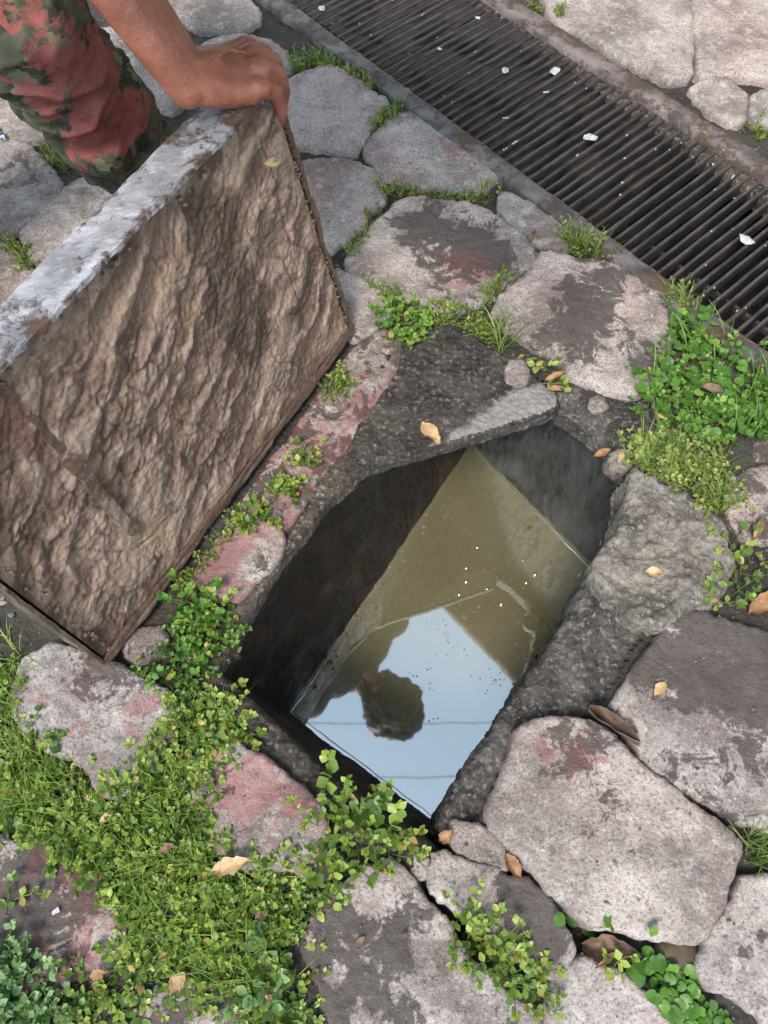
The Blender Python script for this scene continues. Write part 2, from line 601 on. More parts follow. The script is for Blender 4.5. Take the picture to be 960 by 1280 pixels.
for a in ((790, 935, .03, -.04), (825, 990, .03, -.03), (690, 1110, .035, -.03), (530, 1110, .03, -.03), (560, 1140, .03, -.02),
          (860, 1190, .035, -.035), (905, 1160, .025, -.03), (760, 1185, .04, -.02), (915, 700, .04, -.02), (600, 1180, .03, -.01), (720, 1150, .03, -.04), (660, 1095, .03, -.04), (640, 1075, .03, -.04), (745, 915, .03, -.03), (860, 1010, .03, -.03), (900, 1035, .03, -.03), (915, 1120, .03, -.04), (700, 1200, .03, -.03), (585, 1160, .025, -.03)):
    BED += dent(*a)
HM = BED.copy()
STONEMASK = np.zeros(HM.shape, bool)

PIT_PX = [(256, 856), (300, 790), (345, 712), (400, 640), (450, 580), (500, 500), (560, 450), (640, 450), (720, 500), (815, 570), (800, 690), (800, 790),
          (750, 876), (640, 925), (595, 1020), (548, 1072), (480, 1035), (400, 985), (310, 900)]
PIT = poly(PIT_PX)
pit_sd = sdf_poly(XX, YY, PIT)

# ------------------------------------------------------------------ pavement: bed
bst = 2
sub = (slice(None, None, bst), slice(None, None, bst))
bx, by, bz = XX[sub], YY[sub], BED[sub]
hole = (pit_sd[sub] < 0) | ((NN[sub] > 1.052) & (NN[sub] < 1.455))
keep = ~hole
nu, nv = bx.shape
F = grid_faces(nu, nv)
F = F[keep.ravel()[F].all(1)]
used = np.unique(F)
remap = np.full(nu * nv, -1)
remap[used] = np.arange(len(used))
Vb = np.stack([bx.ravel(), by.ravel(), bz.ravel()], 1)[used]
pavement = mk('pavement', Vb, remap[F], MD, origin=np.array([0, 0, -.03]), kind='structure')

# the ground beyond, to the horizon (a frame around the raster)
E = 150.0
xs = [-E, gx[0], gx[-1], E]
ys = [-E, gy[0], gy[-1], E]
V = [(x, y, -.03) for x in xs for y in ys]
F = [(i * 4 + j, (i + 1) * 4 + j, (i + 1) * 4 + j + 1, i * 4 + j + 1) for i in range(3) for j in range(3) if not (i == 1 and j == 1)]
mk('ground', V, np.array(F), mat_far_paving(), origin=np.array([0, 0, -.03]), kind='structure')

# ------------------------------------------------------------------ stones of the pavement
SEED = [100]


def stone(pts, parent, name='paving_stone', top=0.0, r=.0065, rh=.0042, thick=.065, amp=1.0, wet=.15, wets=(), red=.0, reds=(), tilt=(0, 0), mat=None,
          pale=0.0, pales=(), closed=False, world=False, step=1, jag=1.0, label=None, grow=.006, avoid=None):
    SEED[0] += 1
    sd_ = SEED[0]
    pl = pts if world else poly(pts, top)
    pl = chaikin(np.asarray(pl, float), 1, .15)
    mn = pl.min(0) - .03
    mx = pl.max(0) + .03
    i0, i1 = np.clip(((np.array([mn[0], mx[0]]) - GX0) / GS).astype(int), 0, NX - 1)
    j0, j1 = np.clip(((np.array([mn[1], mx[1]]) - GY0) / GS).astype(int), 0, NY - 1)
    sl = (slice(i0, i1 + 1, step), slice(j0, j1 + 1, step))
    X, Y = XX[sl], YY[sl]
    if X.shape[0] < 4 or X.shape[1] < 4:
        return None
    sd = sdf_poly(X, Y, pl)
    sd = sd + jag * (.008 * fbm(X * 20, Y * 20, 0, sd_, 3, .55) + .0045 * fbm(X * 70, Y * 70, 0, sd_ + 5, 2))
    sd = sd - grow
    if avoid is not None:
        sd = np.where(avoid[sl], np.maximum(sd, .03), sd)
        if (sd < -.01).sum() < 25:
            return None
    cell = GS * step
    ga, gb = np.gradient(sd, cell)
    gl = np.sqrt(ga * ga + gb * gb) + 1e-9
    sd = np.where(np.abs(sd) < 4 * cell, sd / np.clip(gl, .8, 2.2), sd)
    q_ = np.round(sd / cell)
    sd_raw = sd
    sd = np.where(sd > -.5 * cell, np.maximum(q_, 0) * cell, sd)
    d = -sd
    rr = r * (1 + 1.6 * fbm(X * 14, Y * 14, 0, sd_ + 9, 3))
    rr = np.clip(rr, .0028, None)
    t = np.clip((rr - d) / rr, 0, 1)
    zz = top - rh * (1 - np.sqrt(np.clip(1 - t * t, 0, 1)))
    zz = zz + np.minimum(d, 0) * 5.0
    c = pl.mean(0)
    zz = zz + tilt[0] * (X - c[0]) + tilt[1] * (Y - c[1])
    zz = zz + amp * (.0052 * fbm(X * 7, Y * 7, 0, sd_ + 20, 3, .5) + .0030 * fbm(X * 34, Y * 34, 0, sd_ + 30, 3, .55)
                     + .0024 * fbm(X * 105, Y * 105, 0, sd_ + 40, 2, .6))
    pz = noise3(X * 46, Y * 46, 0, sd_ + 50)
    zz = zz - amp * .004 * np.clip(pz - .28, 0, 1) * 3
    bot = top - thick
    mv = np.where(q_ >= 0, sd_raw - .12 * np.maximum(q_, 0) * cell, 0)
    mv = np.clip(mv, -.5 * cell, .03)
    mv = np.where(sd_raw > -.5 * cell, mv, 0)
    X0, Y0 = X, Y
    X = X - ga / gl * mv
    Y = Y - gb / gl * mv
    keepv = zz > bot
    Fg = grid_faces(*X.shape)
    Fg = Fg[keepv.ravel()[Fg].any(1)]
    if len(Fg) == 0:
        return None
    zz = np.maximum(zz, bot)
    used = np.unique(Fg)
    rm = np.full(X.size, -1)
    rm[used] = np.arange(len(used))
    V = np.stack([X.ravel(), Y.ravel(), zz.ravel()], 1)[used]
    Fq = rm[Fg]
    if step == 1:
        HM[sl] = np.maximum(HM[sl], np.where(keepv, zz, -9))
    STONEMASK[i0:i1 + 1, j0:j1 + 1] |= np.kron(keepv, np.ones((step, step), bool))[:i1 + 1 - i0, :j1 + 1 - j0] if step > 1 else keepv

    def field(base, blobs):
        a = np.full(len(V), float(base))
        for b in blobs:
            cc = P(b[0], b[1], 0)
            g2 = ((V[:, 0] - cc[0]) ** 2 + (V[:, 1] - cc[1]) ** 2) / (b[2] * b[2])
            a += b[3] * np.exp(-g2)
        return a
    at = {'wet': field(wet, wets), 'red': field(red, reds), 'pale': field(pale, pales)}
    at['pale'] = at['pale'] - 1.2 * (d.ravel()[used] < .005)
    if closed:
        n0 = len(V)
        V = np.concatenate([V, V * [1, 1, 0] + [0, 0, bot - .001]])
        Fq = np.concatenate([Fq, Fq[:, ::-1] + n0])
        at = {k: np.concatenate([v, v]) for k, v in at.items()}
    o = mk(name, V, Fq, mat or MS, parent, at)
    if label:
        o['label'] = label
    return o


def ps(pts, **k):
    return stone(pts, pavement, **k)


# behind and beside the lid
ps([(203, -12), (300, -12), (324, 12), (318, 28), (285, 41), (245, 36), (212, 14)], wet=.05)
ps([(247, 54), (300, 41), (342, 50), (368, 80), (352, 95), (310, 118), (262, 108)], wet=.05)
ps([(345, 108), (370, 94), (402, 81), (428, 85), (464, 112), (482, 122), (470, 147), (446, 186), (428, 191), (392, 181), (356, 180), (338, 150)], wet=.02, top=.004)
ps([(360, 206), (408, 195), (441, 200), (470, 214), (482, 247), (458, 267), (449, 287), (428, 305), (412, 314), (385, 300), (360, 250)], wet=.05)
ps([(508, 137), (545, 150), (618, 200), (622, 222), (602, 237), (570, 233), (500, 227), (478, 222), (452, 186), (488, 146)], wet=.02, red=.10, reds=[(575, 195, .06, .45), (560, 180, .04, .3)])
ps([(420, 336), (442, 341), (482, 370), (487, 388), (465, 412), (440, 425), (425, 385)], wet=.2, red=.1)
ps([(505, 243), (560, 249), (602, 257), (640, 284), (664, 302), (666, 327), (648, 341), (620, 356), (600, 376), (562, 384), (520, 372), (485, 356), (452, 342), (433, 330), (442, 313), (472, 278)],
   wet=.12, wets=[(560, 300, .11, .62), (600, 320, .08, .4), (520, 275, .05, .2), (475, 330, .05, -.35)], red=.16, reds=[(590, 335, .07, .5), (550, 355, .05, .4)], top=.008)
ps([(627, 236), (664, 256), (702, 278), (722, 293), (714, 306), (690, 309), (668, 300), (640, 280), (626, 256)], wet=-.05, reds=[(690, 295, .035, .7)], top=.002, r=.01)
ps([(640, 318), (664, 309), (672, 318), (660, 345), (628, 366), (612, 372), (622, 352)], wet=.25, top=-.006, r=.014)
ps([(680, 312), (726, 320), (782, 331), (826, 364), (841, 400), (839, 432), (822, 470), (800, 489), (760, 483), (718, 467), (690, 442), (648, 412), (618, 387), (624, 370), (654, 346), (670, 322)],
   wet=.12, wets=[(745, 360, .09, .55), (690, 385, .06, .3), (730, 410, .06, .4), (810, 460, .06, .4), (690, 440, .06, .35), (640, 365, .05, -.4)], red=.16, reds=[(720, 370, .06, .35), (790, 350, .05, .2)], top=.010, rh=.012, r=.018)
# right side
ps([(912, 602), (940, 586), (985, 578), (995, 660), (960, 674), (935, 671), (912, 642)], wet=.45, top=.0)
ps([(930, 548), (965, 530), (1000, 540), (1000, 570), (950, 577)], wet=.75, top=-.012)
ps([(850, 757), (900, 770), (960, 790), (1010, 800), (1030, 1020), (990, 1050), (940, 1036), (900, 1014), (850, 985), (806, 952), (790, 918), (759, 886), (790, 838), (828, 788)],
   wet=.22, wets=[(880, 810, .10, .65), (940, 830, .09, .6), (830, 850, .05, .35), (870, 1000, .06, .25), (930, 960, .08, .15), (880, 910, .07, -.2)], top=.006, tilt=(.01, .02), amp=.7, red=.05, grow=.001)
ps([(648, 906), (690, 894), (736, 897), (768, 915), (798, 948), (850, 987), (930, 1048), (922, 1085), (892, 1170), (870, 1184), (800, 1171), (742, 1161), (690, 1121), (650, 1072), (606, 1031), (614, 1000), (634, 944)],
   wet=-.02, wets=[(735, 925, .06, .55), (690, 960, .06, .45), (760, 1010, .025, .6), (740, 1040, .02, .5), (650, 1000, .06, -.2)], reds=[(690, 945, .06, .55), (720, 930, .05, .4)], top=.014, r=.012, rh=.007, thick=.09, amp=.8, jag=.7, grow=.001)
ps([(545, 1062), (600, 1078), (660, 1095), (692, 1122), (716, 1165), (719, 1190), (702, 1221), (682, 1226), (640, 1191), (590, 1152), (540, 1122), (532, 1086)],
   wet=.10, wets=[(640, 1115, .045, .7), (690, 1180, .03, .5), (670, 1140, .04, .5), (580, 1095, .05, -.35)], top=.004, thick=.09, grow=.001)
ps([(452, 1080), (490, 1074), (514, 1094), (530, 1122), (562, 1152), (590, 1200), (640, 1241), (672, 1270), (690, 1330), (420, 1330), (402, 1240), (374, 1190), (386, 1150), (420, 1110)],
   wet=.52, wets=[(470, 1085, .045, -.75), (560, 1200, .05, -.4), (600, 1250, .07, -.35), (450, 1200, .09, .3)], grow=.002, red=.1, reds=[(440, 1130, .06, .45), (520, 1150, .06, .2)], top=.004, thick=.09, amp=1.2)
ps([(728, 1200), (772, 1214), (800, 1240), (850, 1300), (860, 1340), (670, 1340), (688, 1246), (704, 1214)], wet=.0, top=-.006)
ps([(934, 1094), (960, 1089), (1010, 1092), (1030, 1300), (960, 1290), (950, 1268), (882, 1232), (868, 1202), (900, 1150), (918, 1120)], wet=.08, red=.1, top=.006, wets=[(950, 1170, .015, .6), (930, 1190, .015, .5)], grow=.001)
# lower left, between the creepers
ps([(24, 830), (60, 806), (110, 818), (150, 838), (215, 868), (222, 898), (190, 948), (147, 992), (120, 984), (108, 952), (60, 937), (20, 902), (14, 860)],
   wet=.16, wets=[(120, 860, .055, .5), (170, 870, .04, .25), (40, 870, .05, -.4), (120, 920, .06, -.4)], red=.36, reds=[(100, 850, .05, .25), (190, 880, .04, .25)], top=.010, amp=1.5)
ps([(150, 800), (175, 785), (205, 790), (200, 815), (165, 828)], wet=.3, red=.2, top=-.004)
ps([(248, 948), (290, 928), (322, 944), (371, 978), (402, 1020), (408, 1060), (386, 1092), (360, 1082), (300, 1082), (268, 1052), (240, 1000)],
   wet=.18, wets=[(330, 1040, .05, -.3), (260, 970, .03, .5)], red=.52, reds=[(360, 990, .06, .35), (280, 990, .06, .25), (350, 1050, .04, -.4)], top=.008, amp=1.6)
ps([(-60, 1050), (0, 1053), (60, 1059), (110, 1084), (132, 1110), (157, 1172), (132, 1212), (60, 1232), (-20, 1250), (-70, 1240)],
   wet=.55, wets=[(40, 1100, .06, .3), (20, 1160, .05, .2)], red=.52, reds=[(110, 1190, .06, .3), (110, 1090, .05, .2)], top=.002, amp=1.8)
ps([(188, 1240), (250, 1230), (305, 1256), (320, 1330), (160, 1330)], wet=.55, red=.15, top=-.004, amp=1.4)
ps([(20, 700), (60, 690), (60, 760), (10, 770), (-40, 760), (-40, 710)], wet=.3, top=-.01)
# upper left
ps([(-70, 60), (0, 88), (40, 110), (75, 160), (60, 172), (20, 172), (-30, 165), (-80, 130)], wet=.0, top=.002, wets=[(0, 120, .08, .1)])
ps([(-60, 180), (0, 172), (30, 178), (60, 205), (78, 232), (62, 262), (20, 285), (-20, 295), (-70, 270)], wet=.12, top=.0, wets=[(30, 215, .08, .35)])
ps([(26, 284), (60, 262), (86, 228), (116, 218), (150, 232), (175, 275), (120, 330), (76, 345), (50, 330), (36, 315)], wet=.05, top=.004)
ps([(-60, 310), (0, 300), (22, 312), (42, 345), (40, 372), (10, 400), (-50, 420)], wet=.0, top=.0)
ps([(90, 150), (130, 120), (190, 150), (230, 200), (200, 240), (150, 230), (110, 205)], wet=.08)
ps([(120, 40), (170, 20), (215, 60), (235, 100), (220, 140), (180, 130), (140, 95)], wet=.1)
# beyond the grate
ps([(672, -40), (760, -60), (865, -60), (862, 0), (868, 40), (862, 92), (838, 97), (790, 74), (742, 46), (694, 24)], wet=-.05, top=.012, r=.012, rh=.008, amp=.7, reds=[(745, 30, .07, .42), (800, 70, .06, .35), (700, 20, .05, .3)])
ps([(872, -60), (1040, -60), (1040, 88), (962, 96), (908, 88), (876, 94), (872, 40), (868, 0)], wet=-.05, top=.013, r=.010, rh=.006, amp=.7, reds=[(930, 80, .05, .3)])
ps([(868, 106), (890, 96), (910, 98), (935, 120), (930, 150), (912, 148), (890, 138), (872, 122)], wet=-.05, top=.006, r=.012)
ps([(942, 116), (970, 108), (1040, 104), (1040, 180), (960, 152), (944, 148)], wet=.0, top=.006, r=.012)

# ------------------------------------------------------------------ drain pit: rim and walls
pit = empty('drain_pit', P(500, 780, 0), label='open rectangular drain pit with rough mortar rim and murky water inside', category='drain')
stone([(240, 724), (262, 690), (292, 650), (322, 642), (353, 668), (346, 690), (300, 747), (275, 742), (255, 736)], pit, 'rim_stone', top=.004, r=.010, red=.95, reds=[(340, 690, .03, -.8), (320, 720, .03, -.7)],
      wets=[(330, 700, .03, .6)], wet=.05, label='red painted stone block on the rim')
stone([(296, 640), (330, 590), (378, 526), (425, 458), (452, 425), (485, 408), (503, 436), (482, 482), (442, 546), (406, 588), (372, 642), (352, 662)], pit, 'rim_stone', top=-.006, r=.014, red=.58, wet=.50,
      reds=[(400, 560, .05, .2)], amp=1.4, label='long wet red painted kerb stone')
stone([(296, 752), (345, 696), (362, 666), (405, 592), (445, 542), (470, 505), (482, 540), (458, 582), (440, 602), (412, 622), (358, 692), (317, 757), (287, 812), (264, 850), (252, 826), (270, 785)],
      pit, 'mortar_strip', top=-.007, r=.009, rh=.006, mat=MM2, pales=[(392, 612, .02, .8), (350, 690, .018, .6), (425, 575, .015, .6), (370, 650, .02, .5)], pale=-.15, tilt=(-.02, .01), amp=1.0, thick=.03, jag=.35, grow=.002)
stone([(272, 752), (292, 752), (300, 775), (285, 812), (268, 800), (262, 775)], pit, 'rim_stone', top=-.006, mat=MM2, red=.2, thick=.05)
stone([(476, 446), (500, 420), (540, 402), (582, 414), (622, 438), (664, 466), (700, 492), (698, 509), (674, 518), (648, 526), (604, 540), (560, 553), (500, 570), (462, 582), (442, 594), (424, 594), (440, 552), (458, 500)], pit, 'corner_slab', top=-.008, r=.012, rh=.008,
      thick=.028, mat=MDK, pales=[(640, 512, .05, .7), (672, 500, .045, .7), (605, 530, .035, .7), (570, 545, .025, .65), (690, 495, .03, .5), (540, 556, .018, .6), (500, 568, .016, .55), (465, 580, .016, .4)], reds=[(540, 440, .03, .3), (480, 430, .03, .5)], amp=1.1, closed=True, jag=.35, grow=.003)
stone([(788, 588), (815, 596), (852, 610), (906, 650), (914, 690), (906, 745), (862, 754), (830, 781), (815, 783), (770, 752), (746, 722), (754, 690), (776, 664), (790, 620)], pit, 'rim_rock', top=.016, r=.014, rh=.010, mat=MROCK,
      pales=[(815, 612, .035, .9), (880, 730, .03, .4)], pale=.0, amp=3.0, thick=.10, jag=1.5)
stone([(742, 714), (775, 748), (818, 784), (785, 842), (757, 886), (700, 898), (646, 908), (630, 950), (612, 1012), (570, 1034), (548, 1030), (590, 960), (657, 864), (717, 774)], pit, 'mortar_band', top=-.022, r=.018, rh=.016, mat=MM,
      pales=[(735, 800, .03, .25), (700, 860, .04, .2), (590, 1000, .03, .35)], amp=2.0, thick=.10, jag=1.0, closed=True, grow=.010)
stone([(566, 1030), (600, 1034), (627, 1060), (633, 1086), (610, 1082), (570, 1060), (562, 1044)], pit, 'rim_stone', top=.0, r=.010, wet=.1, wets=[(600, 1050, .01, .3)], reds=[(585, 1042, .012, .4)], thick=.07, label='small mottled grey stone wedge')
stone([(250, 852), (272, 842), (300, 868), (335, 898), (400, 962), (470, 1018), (540, 1058), (552, 1072), (528, 1098), (470, 1062), (400, 1012), (330, 952), (276, 905)], pit, 'mortar_band', top=-.010, r=.02, rh=.014, mat=MDK, amp=1.2, thick=.03, jag=.4,
      pale=-.25, closed=False)
stone([(690, 480), (760, 474), (806, 496), (842, 560), (838, 606), (806, 606), (792, 590), (770, 552), (738, 522), (704, 502)], pit, 'mortar_band', top=-.010, r=.02, rh=.015, mat=MM, amp=2.0, thick=.06,
      pales=[(725, 500, .03, .35), (775, 540, .03, .35), (800, 590, .03, .3)], jag=.7)
stone([(740, 496), (752, 494), (758, 505), (748, 513), (738, 507)], pit, 'rim_stone', top=-.006, r=.006, mat=MROCK, thick=.03)
stone([(764, 566), (782, 562), (790, 580), (778, 590), (766, 582)], pit, 'rim_stone', top=-.008, r=.008, mat=MROCK, thick=.03)
stone([(640, 452), (654, 450), (662, 464), (650, 478), (636, 472)], pit, 'rim_stone', top=.008, r=.008, thick=.03, wet=.1)
stone([(518, 1072), (535, 1068), (540, 1086), (528, 1096), (516, 1090)], pit, 'rim_stone', top=-.006, r=.008, thick=.03, wet=.0)

WZ = -.45


def wall(rows, mat, name='wall', nu=90, nvs=(10, 50), amp=.006, seed=1, flip=False):
    """rows: polylines from the top edge down, each a list of world points; resampled and displaced"""
    def res(pl, n):
        pl = np.asarray(pl, float)
        L = np.concatenate([[0], np.cumsum(np.linalg.norm(np.diff(pl, axis=0), axis=1))])
        t = np.linspace(0, L[-1], n)
        return np.stack([np.interp(t, L, pl[:, k]) for k in range(3)], 1)
    rs = [res(r_, nu) for r_ in rows]
    G = []
    for i in range(len(rs) - 1):
        n = nvs[i]
        for k in range(n + (1 if i == len(rs) - 2 else 0)):
            G.append(rs[i] + (rs[i + 1] - rs[i]) * k / n)
    G = np.array(G)
    du = np.gradient(G, axis=1)
    dv = np.gradient(G, axis=0)
    N = np.cross(du, dv)
    N /= np.linalg.norm(N, axis=2, keepdims=True) + 1e-9
    X, Y, Z = G[..., 0], G[..., 1], G[..., 2]
    h = amp * (1.3 * fbm((X - Y) * 9, Z * 6, X * 3, seed, 4, .55) + .5 * fbm((X - Y) * 40, Z * 30, (X + Y) * 30, seed + 3, 3, .6))
    G = G + N * h[..., None] * (-1 if flip else 1)
    nv = G.shape[0]
    Fq = grid_faces(nv, G.shape[1])
    if flip:
        Fq = Fq[:, ::-1]
    n_ = G.shape[0] * G.shape[1]
    return mk(name, G.reshape(-1, 3), Fq, mat, pit, {'pale': np.zeros(n_), 'red': np.zeros(n_)})


W1, W2, W3, W4 = P(360, 890, WZ), P(549, 1032, WZ), P(743, 711, WZ), P(589, 553, WZ)
dL = (W4 - W1) / np.linalg.norm(W4 - W1)
dN = (W1 - W2) / np.linalg.norm(W1 - W2)
dF = (W3 - W4) / np.linalg.norm(W3 - W4)
dn = np.array([0, 0, -.12])
W1x, W4x = W1 - dL * .05, W4 + dL * .10
lt = [P(266, 852, -.035), P(290, 814, -.035), P(361, 697, -.035), P(415, 626, -.035), P(473, 588, -.035), W4x + (-.035, .02, .42)]
oL = np.array([-.842, .539, 0])
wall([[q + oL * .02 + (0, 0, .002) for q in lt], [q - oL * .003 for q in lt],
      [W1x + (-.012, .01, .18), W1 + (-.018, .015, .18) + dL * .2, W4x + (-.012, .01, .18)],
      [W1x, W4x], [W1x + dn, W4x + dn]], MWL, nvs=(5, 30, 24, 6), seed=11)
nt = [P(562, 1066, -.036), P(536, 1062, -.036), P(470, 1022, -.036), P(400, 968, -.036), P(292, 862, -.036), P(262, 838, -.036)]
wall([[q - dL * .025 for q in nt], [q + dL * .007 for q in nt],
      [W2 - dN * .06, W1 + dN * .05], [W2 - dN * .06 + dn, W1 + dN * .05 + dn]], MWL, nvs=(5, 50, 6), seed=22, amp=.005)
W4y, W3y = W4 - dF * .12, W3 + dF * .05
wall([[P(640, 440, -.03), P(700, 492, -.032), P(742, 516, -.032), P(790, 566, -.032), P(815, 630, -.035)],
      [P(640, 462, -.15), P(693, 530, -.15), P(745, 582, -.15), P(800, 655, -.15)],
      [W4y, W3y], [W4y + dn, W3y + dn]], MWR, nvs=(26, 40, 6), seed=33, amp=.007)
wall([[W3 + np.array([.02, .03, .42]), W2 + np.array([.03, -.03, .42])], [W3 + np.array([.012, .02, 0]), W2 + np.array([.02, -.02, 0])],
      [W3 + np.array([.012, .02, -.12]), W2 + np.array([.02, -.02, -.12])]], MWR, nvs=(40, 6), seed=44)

# water with a small raised meniscus where it meets the walls
wp = np.array([W1 - dL * .03, W2 - dN * .02 + (.02, -.02, 0), W3 + (.03, .02, 0), W4 + (.03, .10, 0)])
wc = wp.mean(0)
V = [wc] + list(wp)
F3 = np.array([(0, i + 1, (i + 1) % 4 + 1) for i in range(4)])
mk('water', V, F3, MW, smooth=False, origin=wc, kind='structure')
for pl_, nm in (([W1 + dL * t for t in np.linspace(0, .72, 60)], 0), ([W1 - dN * t for t in np.linspace(0, .36, 40)], 1), ([W4 + dF * t for t in np.linspace(.02, .4, 40)], 2)):
    pl_ = np.array(pl_)
    j = noise3(pl_[:, 0] * 40, pl_[:, 1] * 40, 0, 5 + nm) * .004
    nrm_ = np.array([(dL[1], -dL[0], 0), (-dN[1], dN[0], 0), (dF[1], -dF[0], 0)][nm])
    if nm == 1:
        nrm_ = np.array([dL[0], dL[1], 0])
    pl_ = pl_ + nrm_ * (.006 + j)[:, None]
    rad_ = np.clip(.0011 + .0014 * noise3(pl_[:, 0] * 12, pl_[:, 1] * 12, 0, 31 + nm), .0002, .003)
    Vt, Ft = tube(pl_ + (0, 0, .0002), rad_, 6)
    mk('water_edge', Vt, Ft, MW, bpy.data.objects['water'])

# ------------------------------------------------------------------ lid leaning beside the pit
lid_R, lid_B = P(442, 415, 0), P(135, 830, 0)
LU = (lid_R - lid_B)
LLEN = np.linalg.norm(LU)
LU = LU / LLEN
LW = np.array([-.226, .074, .97])
LW = LW - LU * (LW @ LU)
LW /= np.linalg.norm(LW)
LN = np.cross(LU, LW)
LN /= np.linalg.norm(LN)
if LN[0] < 0:
    LN = -LN
LH, LT = .437, .076
LO = lid_B + np.array([0, 0, .010])
lid = empty('access_lid', LO, label='heavy rusty steel framed concrete lid tilted up on its edge beside the pit', category='lid')


def LP(u, v, n=0.0):
    return LO + u * LU + v * LW + n * LN


def lid_uv(px, py):
    d = ray(px, py)
    o = np.array([0, 0, CAM_H])
    t = ((LO - o) @ LN) / (d @ LN)
    p = o + d * t - LO
    return p @ LU, p @ LW


ls_ = .0025
us = np.arange(.004, LLEN - .004, ls_)
vs_ = np.arange(.004, LH - .004, ls_)
UU, VV = np.meshgrid(us, vs_, indexing='ij')
wu = UU + .03 * fbm(UU * 9, VV * 9, 0, 61, 3)
wv = VV + .03 * fbm(UU * 9, VV * 9, 4, 62, 3)
qa, qb = wu * .55 - wv * .83, wu * .83 + wv * .55      # across and along the wrinkles
n1 = noise3(qa * 34, qb * 9, 0, 63)
n2 = noise3(qa * 70, qb * 24, 3, 64)
n3_ = noise3(qa * 22 + 5, qb * 17, 6, 69)
n4 = noise3(UU * 9 + wv * 3, VV * 7 - wu * 3, 9, 70)
n5 = noise3(qa * 16 + 9, qb * 5, 12, 74)
msk = np.clip(.45 + 1.6 * fbm(UU * 6, VV * 6, 2, 75, 3), .1, 1)
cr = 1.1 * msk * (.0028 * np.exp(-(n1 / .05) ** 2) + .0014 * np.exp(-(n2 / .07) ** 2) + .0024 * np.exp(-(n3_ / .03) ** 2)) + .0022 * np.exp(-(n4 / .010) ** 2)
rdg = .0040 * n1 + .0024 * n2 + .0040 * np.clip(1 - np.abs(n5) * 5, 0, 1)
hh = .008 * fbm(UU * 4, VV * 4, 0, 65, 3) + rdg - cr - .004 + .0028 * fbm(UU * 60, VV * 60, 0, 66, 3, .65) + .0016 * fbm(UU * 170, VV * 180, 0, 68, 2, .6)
hn = np.clip(.55 + (rdg - 1.2 * cr) / .010 + .45 * fbm(UU * 26, VV * 26, 0, 67, 4, .6), 0, 1)  # wrinkle relief plus noise, drives the painted ridge and crease shading
edge = np.minimum(np.minimum(UU, LLEN - UU), np.minimum(VV, LH - VV))
hh = hh - .006
hh = np.where(edge < .03, hh * (edge / .03) - .006 * (1 - edge / .03), hh)
wetf = np.zeros_like(UU)
rustf = np.zeros_like(UU)
for (px, py, rad, v) in ((300, 400, .055, .75), (285, 340, .065, .6), (325, 440, .05, .65), (265, 285, .05, .55), (360, 350, .08, .42), (300, 250, .05, .35), (395, 400, .05, .3), (240, 240, .04, .4), (60, 470, .03, .3), (30, 740, .05, .45), (230, 690, .03, .5)):
    u_, v_ = lid_uv(px, py)
    wetf += v * np.exp(-((UU - u_) ** 2 + (VV - v_) ** 2) / rad ** 2)
for (px, py, rad, v) in ((50, 560, .03, .8), (20, 530, .03, .8), (80, 590, .025, .6), (30, 500, .02, .5), (150, 630, .02, .4), (400, 420, .03, .3)):
    u_, v_ = lid_uv(px, py)
    rustf += v * np.exp(-((UU - u_) ** 2 + (VV - v_) ** 2) / rad ** 2)
rustf += .55 * np.exp(-(edge / .016) ** 2)
V = LO + UU[..., None] * LU + VV[..., None] * LW + hh[..., None] * LN
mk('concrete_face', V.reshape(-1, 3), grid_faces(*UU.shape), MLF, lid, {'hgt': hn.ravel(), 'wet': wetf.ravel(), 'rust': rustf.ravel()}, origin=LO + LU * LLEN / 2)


def plate(name, u0, u1, v0, v1, n0, n1, mat, seed, rust=0.0, dentamp=.002, nseg=70, edge=0.0):
    """a steel plate of the frame: a box subdivided along its long sides with dents and a worn edge"""
    bm = bmesh.new()
    bmesh.ops.create_cube(bm, size=1.0)
    dims = np.array([u1 - u0, v1 - v0, n1 - n0])
    L = dims.max()
    for ax in range(3):
        k = int(min(160, max(1, dims[ax] / max(.006, L / nseg))))
        if k > 1:
            es = [e for e in bm.edges if abs((e.verts[0].co - e.verts[1].co)[ax]) > 1e-6 and sum(abs((e.verts[0].co - e.verts[1].co)[b]) > 1e-6 for b in range(3)) == 1]
            bmesh.ops.subdivide_edges(bm, edges=es, cuts=k - 1, use_grid_fill=True)
    co = np.array([v.co[:] for v in bm.verts]) + .5
    bm.verts.index_update()
    tri = [tuple(v.index for v in f.verts) for f in bm.faces]
    bm.free()
    lc = np.array([u0, v0, n0]) + co * dims
    W = LO + lc[:, :1] * LU + lc[:, 1:2] * LW + lc[:, 2:] * LN
    for k, A in enumerate((LU, LW, LN)):
        W = W + (dentamp * fbm(lc[:, 0] * 14 + k * 7, lc[:, 1] * 14, lc[:, 2] * 14, seed + k, 4, .6))[:, None] * A
    quads = np.array([t for t in tri if len(t) == 4])
    tris = np.array([t for t in tri if len(t) == 3])
    # chipped, crusty outer edges
    W = W + (.5 * dentamp * fbm(lc[:, 0] * 90, lc[:, 1] * 90, lc[:, 2] * 90, seed + 9, 2))[:, None] * (LN + LW) * .7
    return mk(name, W, [quads] + ([tris] if len(tris) else []), mat, lid, {'rust': rust + edge * (1 + 2.2 * fbm(lc[:, 0] * 18, lc[:, 2] * 20, 0, seed, 3)) * np.exp(-((lc[:, 2] - n1) / .020) ** 2) + .4 * edge * np.exp(-((lc[:, 2] - n0) / .008) ** 2)}, smooth=False)


